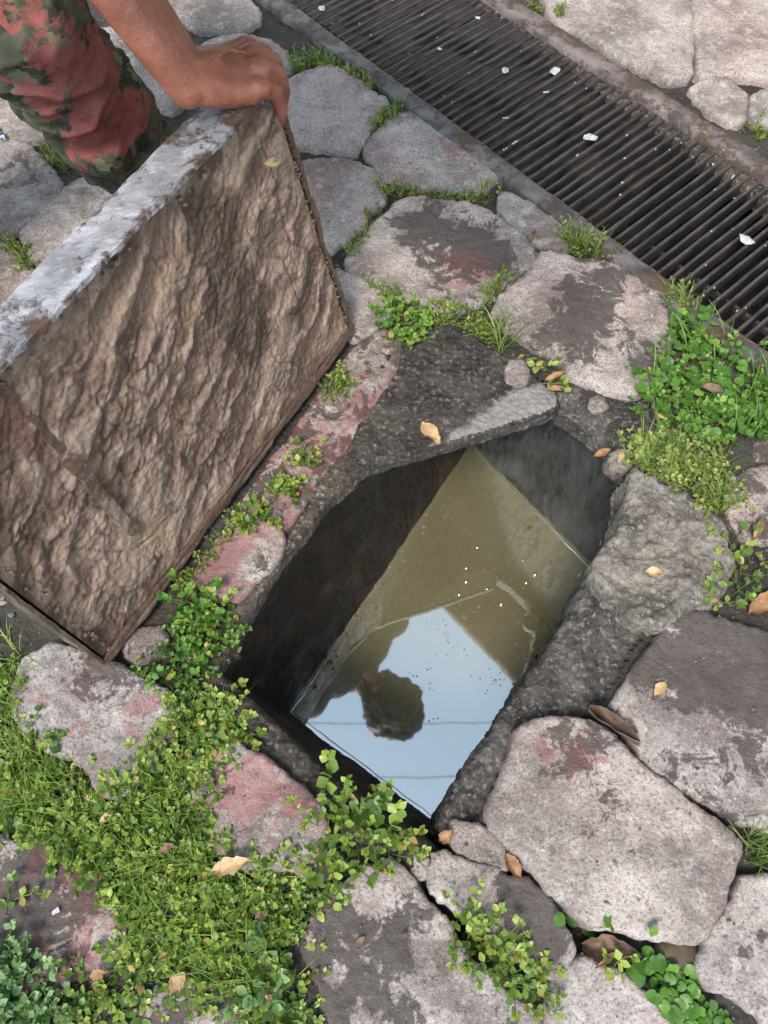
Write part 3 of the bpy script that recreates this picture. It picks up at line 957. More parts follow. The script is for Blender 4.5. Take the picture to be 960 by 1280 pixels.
TH = .005
MBARL = mat_rust_metal('pale_rusty_bar', (.16, .11, .085), (.36, .28, .23), .5, .6, .05)
MLFE = mat_rust_metal('crusted_edge', (.060, .045, .036), (.17, .13, .10), .6, .8, .0)
plate('frame_plate', 0, LLEN, LH - .001, LH + TH, -LT, .003, MGALV, 71, .0, .0045, 130, .13)['label'] = 'pale galvanised upper edge plate with rust spots'
plate('frame_plate', -TH, .0, 0, LH, -LT, .002, MRUST, 73, .1, .004, 100)
plate('frame_plate', LLEN, LLEN + TH, 0, LH, -LT, -.003, MLFE, 75, .3, .007, 90)
plate('frame_plate', 0, LLEN, -TH, .0, -LT, .004, MRUST, 77, .1, .005, 110)
plate('back_plate', 0, LLEN, 0, LH, -LT, -LT + .006, MRUST, 79, .0, .001, 20)
plate('frame_lip', 0, LLEN, .0005, .007, -.004, .002, MRUST, 81, .3, .006, 130)
ua, va = lid_uv(95, 590)
ub, vb = lid_uv(165, 650)
uc, vc = lid_uv(0, 508)
um = (ua + ub) / 2
plate('reinforcing_bar', um - .010, um + .008, vb - .02, va + .02, -.012, .000, MBARL, 85, .2, .005)
plate('reinforcing_bar', um - .004, um + .006, va + .03, LH - .006, -.016, -.0075, MRUST, 87, .8, .006)
plate('reinforcing_bar', um - .006, um + .004, .012, vb - .05, -.018, -.0085, MRUST, 89, .5, .006)
# rough concrete crumbs and rust scale along the upper edge of the face
rng = np.random.default_rng(5)
VA, FA = [], []
k0 = 0
ICO = None


def ico(sub=1):
    bm = bmesh.new()
    bmesh.ops.create_icosphere(bm, subdivisions=sub, radius=1)
    v = np.array([q.co[:] for q in bm.verts])
    bm.verts.index_update()
    f = np.array([[q.index for q in p.verts] for p in bm.faces])
    bm.free()
    return v, f


IV, IF = ico(1)
for i in range(230):
    if i % 3 == 0:
        u, v = rng.uniform(0.02, LLEN - .01), LH - abs(rng.normal(0, .012)) - .003
    elif i % 3 == 1:
        u, v = LLEN - abs(rng.normal(0, .010)) - .003, rng.uniform(.02, LH - .01)
    else:
        u, v = abs(rng.normal(0, .008)) + .012, rng.uniform(.0, LH)
    s = rng.uniform(.001, .0036)
    sc = rng.uniform(.5, 1.3, 3) * s
    p = LP(u, v, -.004)
    VA.append(p + IV * sc * (1 + .25 * rng.normal(size=(len(IV), 1))))
    FA.append(IF + k0)
    k0 += len(IV)
nV = sum(len(v) for v in VA)
mk('crumb_layer', np.concatenate(VA), np.concatenate(FA), MLF, lid, {'hgt': rng.uniform(.2, .8, nV), 'wet': np.zeros(nV), 'rust': np.full(nV, .35)}, smooth=False, kind='stuff')

# ------------------------------------------------------------------ trench grate
N0, N1 = 1.075, 1.432


def NE(n, e, z):
    return np.array([n * NV_[0] + e * EV_[0], n * NV_[1] + e * EV_[1], z])


n3, e3, z3 = np.append(NV_, 0), np.append(EV_, 0), np.array([0, 0, 1.0])
grate = empty('trench_grate', NE(1.25, -.8, 0), label='long dark steel bar grate over the drainage trench across the paving', category='grate')
EA, EB = -2.2, .75


def strip(name, n0, n1, z0, z1, mat, seed, rust=0.0, amp=.0015, e0=EA, e1=EB, bev=.0025):
    """a long rail: cross-section with broken edges, many segments"""
    sec = [(n0, z0), (n0, z1 - bev), (n0 + bev, z1), ((n0 + n1) / 2, z1), (n1 - bev, z1), (n1, z1 - bev), (n1, z0)]
    es = np.linspace(e0, e1, 240)
    G = np.array([[NE(a, e, z) for (a, z) in sec] for e in es])
    ee = np.repeat(es[:, None], len(sec), 1)
    aa = np.repeat(np.array([[a for a, _ in sec]]), len(es), 0)
    G[..., 2] += amp * fbm(ee * 12, aa * 40, 0, seed, 4, .6)
    G += (amp * 1.4 * fbm(ee * 16, aa * 30, 5, seed + 3, 3, .6))[..., None] * n3
    return mk(name, G.reshape(-1, 3), grid_faces(len(es), len(sec))[:, ::-1], mat, grate, {'rust': np.full(G.shape[0] * G.shape[1], rust)})


strip('rail', 1.032, 1.074, -.05, .003, MRAIL, 91, .05, .0028)['label'] = 'worn grey lower rail with pink paint rests'
strip('rail', 1.434, 1.480, -.05, .004, MRAILP, 93, .1, .0028)['label'] = 'weathered pinkish grey upper rail'
strip('ledge', 1.402, 1.434, -.05, -.012, MM2, 95, 0, .006)
strip('ledge', 1.070, 1.087, -.06, -.0095, mat_rust_metal('faded_red_edge', (.13, .062, .060), (.30, .17, .165), .3, .7, .0), 97, 0, .003)
rng = np.random.default_rng(12)
pitch = .0226
ne = int((EB - EA) / pitch)
bar_mesh = []


def bar_vf(var):
    rr = np.random.default_rng(var)
    ns = np.linspace(N0 + .001, 1.426, 9)
    sec = [(-.0030, -.030), (-.0035, -.003), (-.0024, 0), (.0024, 0), (.0035, -.003), (.0030, -.030)]
    G = []
    for q in ns:
        j = rr.normal(0, .0004, 2)
        G.append([n3 * (q - 1.25) + e3 * (a + j[0]) + z3 * (z + j[1]) for a, z in sec])
    G = np.array(G)
    return G.reshape(-1, 3), grid_faces(len(ns), len(sec))[:, ::-1]


for k in range(5):
    V, F = bar_vf(k)
    me = bpy.data.meshes.new('bar')
    me.from_pydata([tuple(v) for v in V], [], [tuple(int(q) for q in f) for f in F])
    at = me.attributes.new('rust', 'FLOAT', 'POINT')
    at.data.foreach_set('value', np.full(len(V), .02 + .05 * k, np.float32))
    me.materials.append(MBAR)
    bar_mesh.append(me)
base = wloc(grate)
for i in range(ne):
    e = EA + (i + .5) * pitch
    o = bpy.data.objects.new('bar', bar_mesh[i % 5])
    COL.objects.link(o)
    o.parent = grate
    p = NE(1.25, e + rng.normal(0, .0012), -.006 + rng.normal(0, .0008))
    o.location = Vector(p) - base
    o.rotation_euler = (0, 0, rng.normal(0, .004))
V, F = box_vf(NE(1.405, (EA + EB) / 2, -.034), n3 * .004, e3 * (EB - EA) / 2, z3 * .006)
mk('cross_rod', V, F, MBAR, grate, {'rust': np.zeros(8)}, smooth=False)
V, F = box_vf(NE(1.16, (EA + EB) / 2, -.046), n3 * .004, e3 * (EB - EA) / 2, z3 * .006)
mk('cross_rod', V, F, MBAR, grate, {'rust': np.zeros(8)}, smooth=False)
# the trench below
es = np.linspace(EA - .1, EB + .1, 160)
sec = [(1.052, -.02), (1.06, -.10), (1.07, -.40), (1.12, -.43), (1.25, -.435), (1.38, -.43), (1.43, -.40), (1.445, -.10), (1.452, -.02)]
G = np.array([[NE(a, e, z) for a, z in sec] for e in es])
G[..., 2] += .02 * fbm(np.repeat(es[:, None], len(sec), 1) * 7, np.arange(len(sec))[None] * .7 + 0 * es[:, None], 0, 55, 3)
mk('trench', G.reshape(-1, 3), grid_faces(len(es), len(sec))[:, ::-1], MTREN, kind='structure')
# silt that clogs the slots, thickest to the upper left
VA, FA = [], []
k0 = 0
for i in range(ne):
    e = EA + (i + 1.0) * pitch
    cl = np.clip((-.62 - e) / .5, 0, 1)
    if cl <= 0:
        continue
    ns = np.linspace(1.085, 1.415, 26)
    z = -.006 - .020 * (1 - cl) - .016 * np.clip(fbm(ns * 9, np.full(26, e * 5), 0, 77, 3) * 1.8 + .35 - .25 * cl, 0, 1.2)
    G = np.stack([np.array([NE(q, e + s_ * .008, zz_) for q, zz_ in zip(ns, z + abs(s_) * -.001)]) for s_ in (-1, 0, 1)], 1)
    VA.append(G.reshape(-1, 3))
    FA.append(grid_faces(26, 3)[:, ::-1] + k0)
    k0 += 78
MSILT = mat_simple('dark_silt', (.026, .020, .019), .75, .45, 60, .9, .004)
mk('silt', np.concatenate(VA), np.concatenate(FA), MSILT, grate, kind='stuff')

chips = [(402, 12, .017, 'pale chip at the top end of the grate by its lower rail'), (598, 23, .011, 'small white chip high on the grate bars'), (550, 62, .010, 'tiny white chip in the middle of the upper grate'),
         (632, 90, .016, 'round pale chip on the grate above the pink stone'), (693, 90, .019, 'flat pale chip near the upper rail of the grate'), (815, 123, .024, 'pale angular chip lodged against the upper rail'),
         (737, 175, .026, 'elongated white chip lying across the grate bars'), (933, 303, .026, 'large white chip on the grate at the photo edge')]
for k, (px, py, s, lab) in enumerate(chips):
    v, f = ico(1)
    rr = np.random.default_rng(k + 40)
    v = v * (1 + .28 * noise3(v[:, 0] * 1.7, v[:, 1] * 1.7, v[:, 2] * 1.7, k)[:, None] * 2)
    a = rr.uniform(0, 3)
    v = v * (1 + .26 * rr.normal(size=(len(v), 1)))
    v = v * np.array([s * .72, s * .5, s * .16])
    v = v @ np.array([[math.cos(a), math.sin(a), 0], [-math.sin(a), math.cos(a), 0], [0, 0, 1]])
    mk('stone_chip', v + P(px, py, -.006) + (0, 0, -v[:, 2].min()), f, MCHIP, smooth=False, label=lab, category='stone chip', group='pale chips on the grate')

rng = np.random.default_rng(99)
VA, FA, k0 = [], [], 0
for i in range(95):
    e_, n_ = rng.uniform(-1.9, .1), rng.uniform(1.08, 1.42)
    e_ = EA + (int((e_ - EA) / pitch) + .5) * pitch
    p = NE(n_, e_ + rng.normal(0, .002), -.0045)
    a_ = rng.normal(0, .35)
    ln, wd = rng.uniform(.001, .004) * (3.2 if rng.uniform() < .18 else 1), rng.uniform(.0005, .0015)
    dn_ = n3 * math.cos(a_) + e3 * math.sin(a_)
    en_ = e3 * math.cos(a_) - n3 * math.sin(a_)
    V, F = box_vf(p, dn_ * ln * .5, en_ * wd, z3 * .0006)
    VA.append(V + rng.normal(0, .0007, V.shape))
    FA.append(F + k0)
    k0 += 8
mk('pale_flakes', np.concatenate(VA), np.concatenate(FA), MCHIP, smooth=False, kind='stuff', label='tiny pale flakes strewn over the grate bars', category='debris')

# pebble in the joint
v, f = ico(3)
v = v * (1 + .12 * noise3(v[:, 0] * 1.3, v[:, 1] * 1.3, v[:, 2] * 1.3, 9)[:, None]) * np.array([.030, .022, .017])
mk('pebble', v + P(846, 1192, -.018), f, MPEB, label='smooth rounded brown pebble wedged under the big pale slab', category='pebble')

# ------------------------------------------------------------------ person holding the lid
def capsule(p0, r0, p1, r1, n=14, m=6):
    p0, p1 = np.asarray(p0, float), np.asarray(p1, float)
    d = p1 - p0
    L = np.linalg.norm(d)
    d = d / (L + 1e-9)
    a = np.cross(d, (0, 0, 1) if abs(d[2]) < .9 else (1, 0, 0))
    a /= np.linalg.norm(a)
    b = np.cross(d, a)
    V = [p0 - d * r0]
    rings = []
    for i in range(1, m + 1):
        t = -math.pi / 2 + i * (math.pi / 2) / m
        rings.append((p0 + d * r0 * math.sin(t), r0 * math.cos(t)))
    for i in range(0, m):
        t = i * (math.pi / 2) / m
        rings.append((p1 + d * r1 * math.sin(t), r1 * math.cos(t)))
    for c, rr in rings:
        for k in range(n):
            q = 2 * math.pi * k / n
            V.append(c + rr * (math.cos(q) * a + math.sin(q) * b))
    V.append(p1 + d * r1)
    nr = len(rings)
    F = []
    for k in range(n):
        F.append((0, 1 + (k + 1) % n, 1 + k))
        F.append((len(V) - 1, 1 + (nr - 1) * n + k, 1 + (nr - 1) * n + (k + 1) % n))
    for i in range(nr - 1):
        for k in range(n):
            q0, q1 = 1 + i * n + k, 1 + i * n + (k + 1) % n
            F.append((q0, q1, q1 + n))
            F.append((q0, q1 + n, q0 + n))
    return np.array(V), np.array(F)


def remesh(caps, vox, it=6, fac=.5):
    VA, FA, k = [], [], 0
    for c in caps:
        v, f = capsule(*c)
        VA.append(v)
        FA.append(f + k)
        k += len(v)
    V, F = np.concatenate(VA), np.concatenate(FA)
    me = bpy.data.meshes.new('tmp')
    me.from_pydata([tuple(v) for v in V], [], [tuple(int(q) for q in f) for f in F])
    ob = bpy.data.objects.new('tmp', me)
    COL.objects.link(ob)
    m1 = ob.modifiers.new('r', 'REMESH')
    m1.mode = 'VOXEL'
    m1.voxel_size = vox
    m2 = ob.modifiers.new('s', 'SMOOTH')
    m2.factor = fac
    m2.iterations = it
    dg = bpy.context.evaluated_depsgraph_get()
    ev = bpy.data.meshes.new_from_object(ob.evaluated_get(dg))
    co = np.empty(len(ev.vertices) * 3, np.float32)
    ev.vertices.foreach_get('co', co)
    no = np.empty(len(ev.vertices) * 3, np.float32)
    ev.vertex_normals.foreach_get('vector', no)
    F4 = np.array([p.vertices[:] for p in ev.polygons if len(p.vertices) == 4], np.int32)
    F3 = np.array([p.vertices[:] for p in ev.polygons if len(p.vertices) == 3], np.int32)
    bpy.data.objects.remove(ob, do_unlink=True)
    bpy.data.meshes.remove(me)
    bpy.data.meshes.remove(ev)
    return co.reshape(-1, 3).astype(float), no.reshape(-1, 3).astype(float), [f for f in (F4, F3) if len(f)]


A = np.array
pelvis, chest, neck, head = A([-.60, 1.27, .80]), A([-.17, .87, .98]), A([-.09, .77, .995]), A([.012, .650, .935])
hipL, kneeL, ankL = A([-.53, 1.33, .78]), A([-.492, 1.03, .50]), A([-.440, 1.195, .12])
hipR, kneeR, ankR = A([-.67, 1.20, .78]), A([-.84, .94, .48]), A([-.86, 1.08, .12])
shR, elR, wrR = A([-.29, .67, .94]), A([-.372, .945, .715]), A([-.246, .908, .478])
shL, elL, wrL = A([.02, .98, .94]), A([-.06, 1.26, .84]), A([-.34, 1.20, .78])
face = A([-.52, .62, -.58]) / np.linalg.norm([-.52, .62, -.58])
side = A([.74, .67, 0])
crown = np.cross(side, face)
if crown[2] > 0:
    crown = -crown
crown = crown / np.linalg.norm(crown)
person = empty('person', (-.60, 1.15, 0), label='crouching person in camouflage trousers holding up the lid by its corner', category='person')
caps = [
    # torso and legs under the clothes
    (pelvis + side * .05, .125, chest + side * .07, .125), (pelvis - side * .05, .125, chest - side * .07, .125),
    (chest, .12, neck, .07), (neck, .062, head - face * .02 - crown * .02, .058),
    (hipL, .085, kneeL, .055), (kneeL, .055, ankL, .042), (hipR, .085, kneeR, .055), (kneeR, .055, ankR, .042),
    # head: skull, jaw, nose, ears
    (head + crown * .03 - face * .02, .095, head + crown * .02 + face * .03, .088), (head - crown * .05 + face * .04, .062, head - crown * .075 + face * .06, .045),
    (head + face * .105 + crown * .005, .012, head + face * .125 - crown * .03, .016), (head + side * .09, .018, head + side * .095 - crown * .03, .014),
    (head - side * .09, .018, head - side * .095 - crown * .03, .014), (head + face * .10 - crown * .065 - side * .02, .010, head + face * .10 - crown * .065 + side * .02, .010),
    (head + face * .098 + crown * .03 - side * .04, .014, head + face * .098 + crown * .03 + side * .04, .014),
    # right arm
    (chest - side * .12, .08, shR, .068), (shR, .062, elR, .045),
    (elR, .045, elR * .55 + wrR * .45, .041), (elR * .55 + wrR * .45 + (0, .006, 0), .040, wrR + (0, .010, .002), .0265), (elR * .5 + wrR * .5 - (0, .006, 0), .036, wrR - (-.002, .010, .002), .0265),
    # left arm
    (chest + side * .12, .08, shL, .068), (shL, .062, elL, .045), (elL, .045, wrL, .029),
]
# right hand: palm on the lid's upper edge, fingers curled down its short side
K5, K4, K3, K2 = A([-.158, .919, .458]), A([-.158, .940, .470]), A([-.166, .962, .474]), A([-.177, .983, .470])
caps += [(wrR + (.004, -.008, -.002), .0255, K5 + (-.012, 0, -.004), .0165), (wrR + (.004, .0, .002), .025, K4 + (-.010, 0, -.006), .0155), (wrR + (.003, .010, .001), .025, K3 + (-.010, 0, -.006), .0155),
         (wrR + (.002, .018, -.002), .023, K2 + (-.010, 0, -.006), .0155), (wrR + (.025, -.004, -.010), .0225, K5 + (-.020, .006, -.014), .0165),
         (K5 + (-.012, 0, -.004), .0150, K5, .0125), (K4 + (-.01, 0, -.006), .014, K4, .0125), (K3 + (-.01, 0, -.006), .014, K3, .0128), (K2 + (-.01, 0, -.006), .014, K2, .0128)]
fing = [[K5, A([-.141, .936, .441]), A([-.138, .949, .412]), A([-.144, .957, .378])],
        [K4, A([-.139, .960, .449]), A([-.136, .974, .415]), A([-.146, .978, .376])],
        [K3, A([-.146, .986, .450]), A([-.143, 1.000, .414]), A([-.154, 1.003, .376])],
        [K2, A([-.159, 1.008, .446]), A([-.158, 1.020, .414]), A([-.170, 1.022, .384])]]
for f_, rs in zip(fing, ((.0118, .0105, .0092, .0078), (.012, .011, .0098, .0083), (.0122, .0112, .010, .0085), (.0122, .0112, .010, .0085))):
    for i in range(3):
        caps.append((f_[i], rs[i], f_[i + 1], rs[i + 1]))
th = [wrR + (.006, .024, -.006), A([-.236, .962, .470]), A([-.228, .992, .452]), A([-.222, 1.014, .426])]
for i, (a_, b_) in enumerate(((.019, .0145), (.0145, .0125), (.0125, .0105))):
    caps.append((th[i], a_, th[i + 1], b_))
# left hand resting on the thigh: palm, four fingers and a thumb
dh = (hipL * .35 + kneeL * .65 + (0, 0, .10)) - wrL
dh = dh / np.linalg.norm(dh)
sh_ = np.cross(dh, (0, 0, 1))
sh_ /= np.linalg.norm(sh_)
for k, (o_, ln) in enumerate(((-.03, .060), (-.010, .072), (.010, .078), (.030, .072))):
    kn = wrL + dh * .085 + sh_ * o_
    caps.append((wrL + sh_ * o_ * .4, .022, kn, .0135))
    caps.append((kn, .0115, kn + dh * ln * .5 - (0, 0, .006), .0105))
    caps.append((kn + dh * ln * .5 - (0, 0, .006), .0105, kn + dh * ln - (0, 0, .022), .0085))
caps.append((wrL + sh_ * .02, .017, wrL + sh_ * .055 + dh * .04, .013))
caps.append((wrL + sh_ * .055 + dh * .04, .013, wrL + sh_ * .062 + dh * .075 - (0, 0, .012), .010))
for kq in (K5, K4, K3, K2):
    caps.append((kq + (-.004, 0, .0015), .0132, kq + (.003, .001, -.001), .0128))
for kq, o_ in ((K5, -.010), (K4, -.002), (K3, .006), (K2, .014)):
    b_ = wrR + (.012, o_, .0215)
    caps.append((b_ - (0, 0, .001), .0038, kq + (-.012, 0, .0060), .0044))
for a_, b_ in ((A([-.225, .905, .502]), A([-.190, .934, .4985])), (A([-.190, .934, .4985]), A([-.168, .935, .4925])), (A([-.190, .934, .4985]), A([-.172, .957, .4985]))):
    caps.append((a_, .0034, b_, .0030))
V, N, F = remesh(caps, .0034, 2, .5)
# knuckle creases, tendons and veins
V = V + N * (.0010 * fbm(V[:, 0] * 70, V[:, 1] * 70, V[:, 2] * 70, 3, 3))[:, None]
mk('body', V, F, MSK, person)
hair = [(head + crown * .02, .088, head + crown * .085, .078), (head + crown * .03 + face * .06 + side * .03, .050, head + crown * .03 + face * .06 - side * .03, .050), (head - crown * .08 + face * .045, .052, head - crown * .06 + face * .06, .046), (head + crown * .045 - face * .035, .098, head + crown * .06 + face * .02, .085), (head - face * .05 - crown * .01, .088, head + crown * .05 - face * .03, .092),
        (head + crown * .05 + side * .035, .075, head - face * .04 + side * .045, .062), (head + crown * .05 - side * .035, .075, head - face * .04 - side * .045, .062)]
V, N, F = remesh(hair, .006, 2)
V = V + N * (.006 + .020 * fbm(V[:, 0] * 26, V[:, 1] * 26, V[:, 2] * 26, 13, 4, .6))[:, None]
mk('hair', V, F, mat_simple('black_hair', (.012, .010, .009), .6, .3, 90, .8, .004), person)
MEYE = mat_simple('eye_white', (.7, .68, .65), .3, .05, 20, .05, .001)
for s_ in (-1, 1):
    v, f = ico(2)
    mk('eye', v * .011 + head + face * .098 + crown * .008 + side * .033 * s_, f, MEYE, person)
# shirt with short sleeves
sh = [(pelvis + side * .06, .145, chest + side * .085, .145), (pelvis - side * .06, .145, chest - side * .085, .145), (chest, .14, neck * .8 + chest * .2, .09),
      (chest - side * .12, .095, shR, .085), (shR, .08, shR * .55 + elR * .45, .068), (chest + side * .12, .095, shL, .085), (shL, .08, shL * .55 + elL * .45, .068)]
V, N, F = remesh(sh, .010, 4)
V = V + N * (.012 * fbm(V[:, 0] * 12, V[:, 1] * 12, V[:, 2] * 12, 15, 3))[:, None]
mk('shirt', V, F, mat_simple('dark_shirt', (.055, .060, .055), .9, .3, 30, .5, .004), person)
# trousers
lo = ankL * .80 + kneeL * .20
tr = [(pelvis + side * .05, .150, hipL, .115), (pelvis - side * .05, .150, hipR, .115), (hipL, .112, kneeL, .088), (kneeL, .086, lo + (kneeL - ankL) * .12, .080), (lo + (kneeL - ankL) * .04, .070, ankL + (0, 0, -.04), .066),
      (hipR, .112, kneeR, .088), (kneeR, .086, ankR, .070), (lo + (kneeL - ankL) * .16 + (-.006, -.016, 0), .079, lo + (kneeL - ankL) * .06 + (.006, -.022, 0), .072)]
V, N, F = remesh(tr, .0055, 6)
ax = (kneeL - ankL) / np.linalg.norm(kneeL - ankL)
t_ = (V - ankL) @ ax
fold = 1 - np.abs(noise3(V[:, 0] * 9 + t_ * 6, V[:, 1] * 9, t_ * 15, 21)) * 2.4
fold2 = 1 - np.abs(noise3(V[:, 0] * 20, V[:, 1] * 20 + t_ * 12, t_ * 28, 23)) * 2.4
V = V + N * (.015 * fbm(V[:, 0] * 11, V[:, 1] * 11, V[:, 2] * 9, 24, 2) + .012 * (np.clip(fold, 0, 1) ** 2 - .3) + .0045 * np.clip(fold2, 0, 1) ** 2)[:, None]
redf = np.full(len(V), -.22)
for (px, py, z, rad, v_) in ((150, 165, .27, .05, .55), (110, 150, .30, .045, .45), (95, 95, .39, .05, .6), (60, 70, .43, .045, .5), (20, 15, .52, .06, .6), (125, 120, .34, .04, .35), (30, 40, .48, .04, .3)):
    c = P(px, py, z)
    redf += v_ * np.exp(-((V - c) ** 2).sum(1) / (rad * 1.7) ** 2)
mk('trousers', V, F, MCAMO, person, {'red': redf})
fd = A([.67, -.74, 0])
for a_ in (ankL, ankR):
    g = A([a_[0], a_[1], 0])
    V, N, F = remesh([(g - fd * .04 + (0, 0, .045), .042, g + fd * .06 + (0, 0, .048), .046), (g + fd * .06 + (0, 0, .045), .045, g + fd * .15 + (0, 0, .038), .036), (g + (0, 0, .06), .048, g + (0, 0, .18), .052)], .006, 3)
    V[:, 2] = np.maximum(V[:, 2], .004)
    mk('boot', V, F, mat_simple('black_boot', (.02, .018, .016), .5, .3, 40, .3, .002), person)

# ------------------------------------------------------------------ stones outside the picture
def proj(p):
    d = p[1] * CP + (CAM_H - p[2]) * SP
    return 480 + FPX * p[0] / d, 640 - FPX * (p[1] * SP - (CAM_H - p[2]) * CP) / d


AVOID = STONEMASK.copy()
for _ in range(4):
    for ax_ in (0, 1):
        AVOID = AVOID | np.roll(AVOID, 1, ax_) | np.roll(AVOID, -1, ax_)
AVOID |= sdf_poly(XX, YY, poly([(-10, -10), (970, -10), (970, 1290), (-10, 1290)])) < 0
AVOID |= (NN > 1.015) & (NN < 1.505)
rng = np.random.default_rng(77)
cs = .30
pts = []
for i in range(12):
    for j in range(12):
        pts.append((GX0 + (i + .5) * cs + rng.uniform(-.09, .09) - .2, GY0 + (j + .5) * cs + rng.uniform(-.09, .09) - .2))
pts = np.array(pts)
for i, p in enumerate(pts):
    pg = [p + A(q) * .5 for q in ((-1, -1), (1, -1), (1, 1), (-1, 1))]
    for j, q in enumerate(pts):
        if i == j or np.linalg.norm(q - p) > .9:
            continue
        m_, d_ = (p + q) / 2, (q - p) / np.linalg.norm(q - p)
        out = []
        for k in range(len(pg)):
            a_, b_ = pg[k], pg[(k + 1) % len(pg)]
            sa, sb = (a_ - m_) @ d_ + .016, (b_ - m_) @ d_ + .016
            if sa <= 0:
                out.append(a_)
            if (sa < 0) != (sb < 0):
                out.append(a_ + (b_ - a_) * sa / (sa - sb))
        pg = out
        if len(pg) < 3:
            break
    if len(pg) < 3:
        continue
    pg = np.array(pg)
    stone(pg, pavement, world=True, step=4, avoid=AVOID, wet=rng.uniform(-.1, .4), red=rng.uniform(0, .2), top=rng.uniform(-.004, .008))

# ------------------------------------------------------------------ vegetation
HMS = HM


def hz(x, y):
    i = np.clip(((np.asarray(x) - GX0) / GS).astype(int), 0, NX - 1)
    j = np.clip(((np.asarray(y) - GY0) / GS).astype(int), 0, NY - 1)
    return HMS[i, j]


OV = A([(0, 0, 0), (.22, -.62, .05), (.22, .62, .05), (.30, 0, 0), (.55, -1, .09), (.55, 1, .09), (.60, 0, .01), (.85, -.5, .05), (.85, .5, .05), (1, 0, -.04)])
OF3 = A([(0, 1, 3), (0, 3, 2), (6, 7, 9), (6, 9, 8)])
OF4 = A([(1, 4, 6, 3), (3, 6, 5, 2), ])
OF3b = A([(4, 7, 6), (6, 8, 5)])
RT = np.array([(0, 0, 0)] + [(.5 - .5 * math.cos(a) * (1.0 if abs(a) > .3 else .72), .55 * math.sin(a), .05 * math.cos(2 * a) + .04) for a in np.linspace(0.15, 2 * math.pi - .15, 11)])
RT[0] = (.34, 0, -.03)
RF = A([(0, i, i + 1) for i in range(1, 11)])


